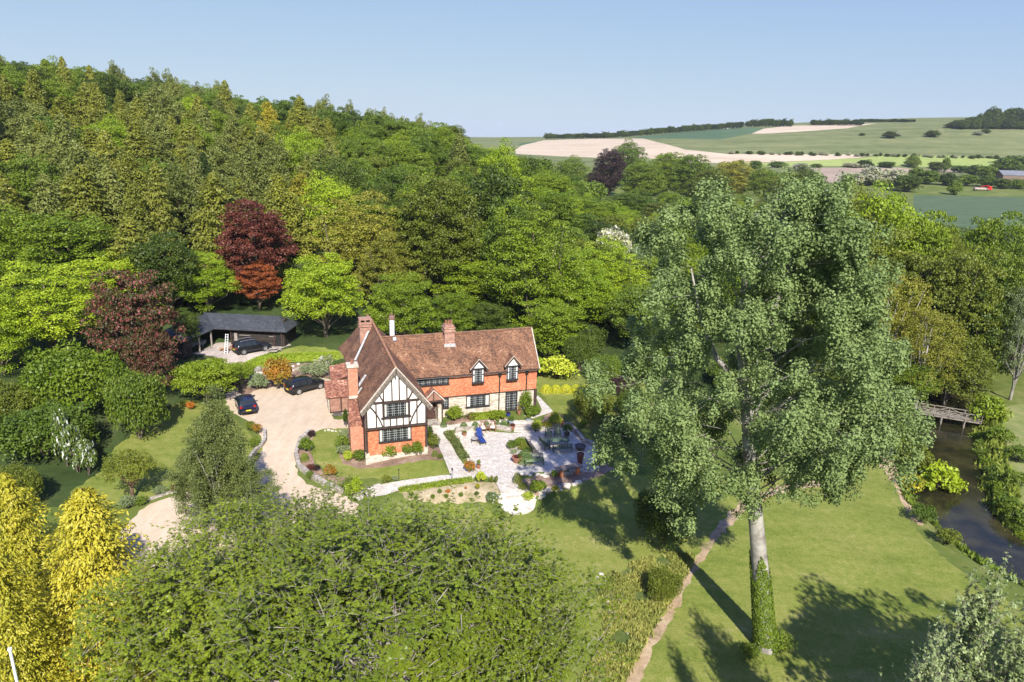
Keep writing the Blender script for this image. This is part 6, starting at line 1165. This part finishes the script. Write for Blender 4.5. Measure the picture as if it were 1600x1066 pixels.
def table(p, rz, label, w, d, h, top, leg, round_=False, cat='table', name='garden_table'):
    r = empty(name, p, rz, label, cat)
    if round_: MB().lathe([(w/2, h-.05), (w/2, h)], 20).build('tabletop', top, r)
    else: MB().box(-w/2, w/2, -d/2, d/2, h-.05, h).build('tabletop', top, r, bevel=.01)
    for sx in (-1, 1):
        for sy in (-1, 1): MB().box(sx*w*.4-.035, sx*w*.4+.035, sy*d*.38-.035, sy*d*.38+.035, 0, h-.052).build('leg', leg, r)
    return r
table(at4(594, 360), 0, 'small reddish side table between the two armchairs', .5, .4, .42, TEAK, TEAK); table(at4(492, 440), 0, 'small dark round side table beside the blue lounger', .7, .7, .45, SLT, DRK, True)
p = at4(540, 440); r = empty('sun_lounger', p, math.radians(20), 'navy blue sun lounger with raised back on the terrace', 'sun lounger')
fr_ = MB(); fr_.bar((-.3, -.9, .3), (-.3, .5, .3), .06).bar((.3, -.9, .3), (.3, .5, .3), .06).bar((-.34, .5, .3), (-.34, .95, 1.1), .05).bar((.34, .5, .3), (.34, .95, 1.1), .05).bar((-.36, .1, .62), (-.36, .6, .62), .07).bar((.36, .1, .62), (.36, .6, .62), .07); fr_.build('frame', DRK, r)
for x in (-.3, .3):
    for y in (-.75, .35): MB().bar((x, y, 0), (x, y, .3), .06).build('leg', DRK, r)
MB().bar((0, -.85, .37), (0, .48, .40), .58, .10).build('seat_cushion', BLUE, r, bevel=.02); MB().bar((0, .50, .42), (0, .93, 1.2), .56, .10).build('back_cushion', BLUE, r, bevel=.02)
def bench(p, rz, label, w, wood, cush=None):
    r = empty('garden_bench', p, rz, label, 'bench'); s = MB()
    for i in range(4): s.box(-w/2, w/2, -.25+i*.13, -.14+i*.13, .40, .43)
    s.build('seat', wood, r); b = MB(); b.bar((-w/2, .36, .95), (w/2, .36, .95), .07).bar((-w/2, .30, .55), (w/2, .30, .55), .06)
    n = int(w/.13)
    for i in range(n): x = -w/2+.06+(w-.12)*i/(n-1); b.bar((x, .30, .55), (x, .36, .93), .04)
    b.build('backrest', wood, r)
    for x in (-w/2+.03, w/2-.03):
        for y in (-.25, .30): MB().bar((x, y, 0), (x, y, .62), .07).build('leg', wood, r)
        MB().box(x-.04, x+.04, -.30, .34, .62, .66).build('armrest', wood, r)
    if cush: MB().box(-w/2+.08, w/2-.08, -.26, .24, .431, .52).build('cushion', cush, r, bevel=.02)
    return r
th = .12
table(at4(1120, 470), th, 'long green garden table at the right of the terrace', 2.3, 1.15, .74, GRW, GRW)
armchair(at4(1050, 405), th, 'green garden chair behind the left half of the green table', GRW, GCU); armchair(at4(1118, 398), th, 'green garden chair behind the middle of the green table', GRW, GCU)
bench(at4(1022, 478), math.pi/2+th+.25, 'green bench at the left end of the green table', 1.5, GRW); bench(at4(1155, 512), math.pi+th, 'green bench in front of the green table', 1.9, GRW)
bench(at4(943, 612), math.pi+.15-math.pi, 'green cushioned bench at the front of the planted bed', 1.8, GRW, GCU)
bench(at4(925, 505), math.pi/2+.30, 'long dark weathered bench along the planted bed', 2.6, DRK)
def pot(a, b, r, h, label, m=TERRA, leaf=None, pr=.3, ph=.4, dark=False):
    p = at4(a, b); e = empty('plant_pot' if leaf else 'garden_pot', p, 0, label, 'pot'); MB().lathe([(r*.62, 0), (r*.85, h*.5), (r, h*.92), (r*1.08, h*.93), (r*1.08, h), (r*.9, h), (r*.88, h*.9)], 16).build('pot', m, e, smooth=False)
    if leaf:
        me, tme, nm, Hh, Rr = PROTO['s1']; q = me.copy(); q.materials.clear(); q.materials.append(LF[leaf]); o = bpy.data.objects.new('plant', q); COL.objects.link(o); o.parent = e; o.location = (0, 0, h*.85); o.scale = (pr, pr, ph)
    return e
GPOT = flat('grey_glazed_pot', (.32, .36, .42), .4); BPOT = flat('blue_glazed_pot', (.04, .05, .28), .3)
pot(415, 390, .26, .35, 'terracotta pot by the left terrace wall', leaf='olive', pr=.22, ph=.2); pot(768, 312, .28, .5, 'grey-green pot with plant left of the terrace steps', GPOT, 'mid', .35, .5); pot(778, 345, .3, .45, 'terracotta pots at the foot of the terrace steps', leaf='copper', pr=.3, ph=.25)
pot(898, 292, .26, .45, 'blue-grey glazed pot right of the terrace steps', GPOT, 'olive', .28, .4); pot(746, 243, .28, .35, 'dark blue glazed pot left of the garden door', BPOT, 'purple', .25, .15); pot(828, 232, .24, .45, 'terracotta pot right of the garden door', leaf='photinia', pr=.2, ph=.5)
pot(1148, 320, .28, .5, 'terracotta pot on the upper right terrace wall', leaf='photinia', pr=.2, ph=.3); pot(812, 592, .5, .55, 'large terracotta bowl at the corner of the planted bed', leaf='copper', pr=.35, ph=.2); pot(1190, 402, .3, .5, 'pot with dark palm-like plant behind the green table', DRK, 'mid', .6, .8)
pot(522, 640, .22, .35, 'small terracotta pot right of the flower tub', leaf='beech', pr=.2, ph=.5); pot(1292, 498, .55, .45, 'low dark round fire bowl in the shade of the terrace', DRK); pot(1290, 600, .35, 1.0, 'tall rusty urn at the right front of the terrace', flat('rusty_iron', (.16, .05, .03), .7)); pot(690, 2000, .1, .1, '') if False else None
# planted bed in the middle of the terrace
c0 = [at4(735, 470), at4(800, 560), at4(850, 600), at4(900, 590), at4(1000, 560), at4(900, 440), at4(840, 430), at4(760, 440)]
bd = MB().prism([(p.x, p.y) for p in c0], TERZ-.2, TERZ+.22).build('raised_bed', WALLST); tag(bd, 'raised planted bed in the middle of the terrace', 'flower bed')
for k, a, b, vt, w, lf, lab in (('dome', 872, 592, 500, 27, 'box', 'big smooth green mound in the middle of the terrace bed'), ('s2', 835, 480, 405, 22, 'beech', 'tall leafy plant at the back of the terrace bed'), ('s2', 775, 490, 430, 20, 'mid', 'green shrub at the left of the terrace bed'), ('s2', 860, 510, 440, 18, 'olive', 'bronze green plant in the middle of the terrace bed'), ('s1', 905, 520, 470, 18, 'dark', 'dark plant beside the long dark bench'), ('s1', 790, 530, 500, 12, 'grey', 'silver plant on the edge of the terrace bed')):
    u, vb = i4(a, b); TB(k, u, vb, i4(0, vt)[1], w, lab, cat='shrub', leaf=LF[lf])
# stone slab table on brick legs
p, q = at4(1143, 700), at4(1272, 678); m_ = (p+q)/2; r = empty('stone_bench', (m_.x, m_.y, m_.z), math.atan2(q.y-p.y, q.x-p.x), 'long stone slab on two orange brick piers at the terrace front', 'stone bench'); hl = (q-p).length/2
MB().box(-hl-.5, hl+.3, -.4, .4, .75, .87).build('slab', mat('brown_slab', (.22, .18, .16), (.12, .10, .09), rough=.85, scale=3), r, bevel=.015)
for x in (-hl, hl): MB().box(x-.16, x+.16, -.18, .18, -.2, .748).build('pier', BRICKO2 if False else TILEW, r)
for a, b, hgt, lab in ((322, 745, 1.45, 'thin black lamp post at the junction of the stone paths'),):
    p = at4(a, b); o = MB().lathe([(.05, 0), (.045, .1), (.025, .15), (.022, hgt*.8), (.07, hgt*.82), (.08, hgt*.94), (.02, hgt)], 8).build('lamp_post', BLK); o.location = p; tag(o, lab, 'lamp post')
p = G(*i5(992, 668)); o = MB().lathe([(.05, 0), (.03, .1), (.02, .9), (.05, .95), (.06, 1.05), (.02, 1.1)], 8).build('bird_feeder', BLK); o.location = p; tag(o, 'slim dark garden ornament on a stake at the lawn edge', 'ornament')
p = G(*i5(566, 220)); o = MB().box(-.45, .45, -.2, .2, 0, .3).build('stone_trough', DRK, bevel=.03); o.location = p; o.rotation_euler = (0, 0, PH); tag(o, 'dark stone trough standing on the gravel by the outshot', 'trough')
# flag pole
pt = Zat(15, 1013, 21); gz_ = hz1(pt.x, pt.y); o = MB().lathe([(.07, 0), (.05, pt.z-gz_-.1), (.08, pt.z-gz_-.08), (.07, pt.z-gz_)], 10).build('flag_pole', WHT, smooth=False); o.location = (pt.x, pt.y, gz_); tag(o, 'white pole tip rising at the bottom left corner', 'pole')

# ------------------------------------------------------------------ footbridge
BW = mat('pale_bridge_timber', (.34, .30, .25), (.20, .17, .14), rough=.85, scale=4)
b0, b1 = P(1436, 642, -2.3), P(1532, 658, -2.3); bl = (b1-b0).length; br = empty('footbridge', b0, math.atan2(b1.y-b0.y, b1.x-b0.x), 'weathered timber footbridge with cross-braced rails over the river', 'bridge')
d = MB(); n = int(bl/.16)
for i in range(n): d.box(i*.16, i*.16+.145, -.6, .6, 0, .05)
d.build('deck', BW, br); MB().box(0, bl, -.55, -.43, -.22, -.004).box(0, bl, .43, .55, -.22, -.004).build('beam', BW, br)
for s in (-1, 1):
    y = s*.62; rl = MB(); rl.bar((0, y, .85), (bl, y, .85), .08, .06).bar((0, y, .18), (bl, y, .18), .07); k = int(bl/1.5)
    for i in range(k+1): rl.bar((i*bl/k, y, -.2), (i*bl/k, y, .85), .08)
    for i in range(k): rl.bar((i*bl/k, y, .18), ((i+1)*bl/k, y, .85), .05) if i % 2 else rl.bar((i*bl/k, y, .85), ((i+1)*bl/k, y, .18), .05)
    rl.build('railing', BW, br)
for x in (bl*.38, bl*.75): MB().bar((x, -.5, -2.2), (x, -.5, 0), .14).bar((x, .5, -2.2), (x, .5, 0), .14).bar((x, -.55, -1.0), (x, .55, -1.0), .1).build('pier', BW, br)

# ------------------------------------------------------------------ far vehicles and buildings
REDP = flat('red_vehicle_paint', (.70, .022, .018), .4)
def lorry(u, v, rz, label, boxc, kind='box', L_=7.5):
    p = G(u, v); r = empty('lorry', p, rz, label, 'lorry'); MB().box(L_/2-1.9, L_/2, -1.15, 1.15, .55, 2.9).build('cab', REDP if kind != 'box' else flat('pale_blue_cab', (.62, .72, .80), .4), r, bevel=.12)
    MB().box(L_/2-.9, L_/2+.02, -1.0, 1.0, 1.7, 2.5).build('windscreen', GLS, r)
    if kind == 'box':
        MB().box(-L_/2, L_/2-2.0, -1.22, 1.22, .9, 3.5).build('load_box', REDP, r, bevel=.04); MB().box(-L_/2+.6, -.6, -1.24, -1.221, 1.7, 2.5).build('side_panel', WHT, r)
    else:
        MB().box(-L_/2, L_/2-2.0, -1.2, 1.2, .95, 1.25).box(-L_/2+.4, L_/2-4, -1.0, 1.0, 1.254, 1.9).build('flatbed', mat('pale_load', (.5, .42, .42), (.35, .2, .2), rough=.8), r); MB().bar((L_/2-2.3, 0, 1.2), (L_/2-2.4, 0, 3.6), .3).bar((L_/2-2.4, 0, 3.5), (-1.5, 0, 2.6), .22).build('crane', REDP, r)
    for x in (-L_/2+1.2, L_/2-1.1):
        for s in (-1, 1): MB().tube([(x, s*.95, .5), (x, s*1.2, .5)], .5, 12).build('wheel', TYRE, r)
    return r
lorry(1285, 303, .1, 'red box lorry with white panel showing above the trees', None, 'box', 5.0); lorry(1534, 298, .05, 'red flatbed lorry with loading crane beside the crop field', None, 'crane', 12)
def barn(u, v, rz, l, w, h, rh, label, roof, wall):
    p = G(u, v); r = empty('barn', p, rz, label, 'barn'); MB().box(-l/2, l/2, -w/2, w/2, -1, h).prism([(-w/2, h), (w/2, h), (0, h+rh-.15)], -l/2+.02, l/2-.02, 'x').build('wall', wall, r); m = MB()
    for s in (-1, 1): m.slab([(-l/2-.3, s*(w/2+.3), h-.05), (l/2+.3, s*(w/2+.3), h-.05), (l/2+.3, 0, h+rh), (-l/2-.3, 0, h+rh)], .15)
    m.build('roof', roof, r); return r
BRW = mat('brown_barn_wall', (.20, .14, .11), (.14, .10, .08))
BR1 = mat('blue_grey_barn_roof', (.17, .18, .20), (.13, .14, .16), rough=.7, scale=.3); BR2 = mat('pale_barn_roof', (.55, .58, .62), (.42, .45, .50), rough=.7, scale=.3)
barn(1590, 281, .05, 34, 12, 3.5, 3.5, 'long barn with blue-grey roof at the right edge of the valley', BR1, BRW); barn(1563, 279, 1.4, 12, 8, 3, 3, 'low brick building beside the long barn', BR1, BRW)
barn(733, 238, .2, 12, 6, 2.2, 1.5, 'pale-roofed farm shed in the far gap left of the pale field', BR2, WHT); barn(1140, 200.5, .1, 26, 10, 3, 2, 'low white shed on the skyline in front of the long wood', WHT, WHT)
#@@NEXT

# ------------------------------------------------------------------ air between the camera and the downs
hm = bpy.data.materials.new('haze_air'); hm.use_nodes = True; N, Lk = hm.node_tree.nodes, hm.node_tree.links; N.remove(N['Principled BSDF']); pv = N.new('ShaderNodeVolumePrincipled'); pv.inputs['Color'].default_value = (.80, .88, 1, 1); pv.inputs['Density'].default_value = .00007; pv.inputs['Anisotropy'].default_value = 0
Lk.new(pv.outputs[0], N['Material Output'].inputs['Volume'])
hb = MB().box(-7200, 7200, -2200, 9200, -260, 160).build('haze', hm); tag(hb, 'thin blue summer haze over the valley', 'haze', kind='stuff')
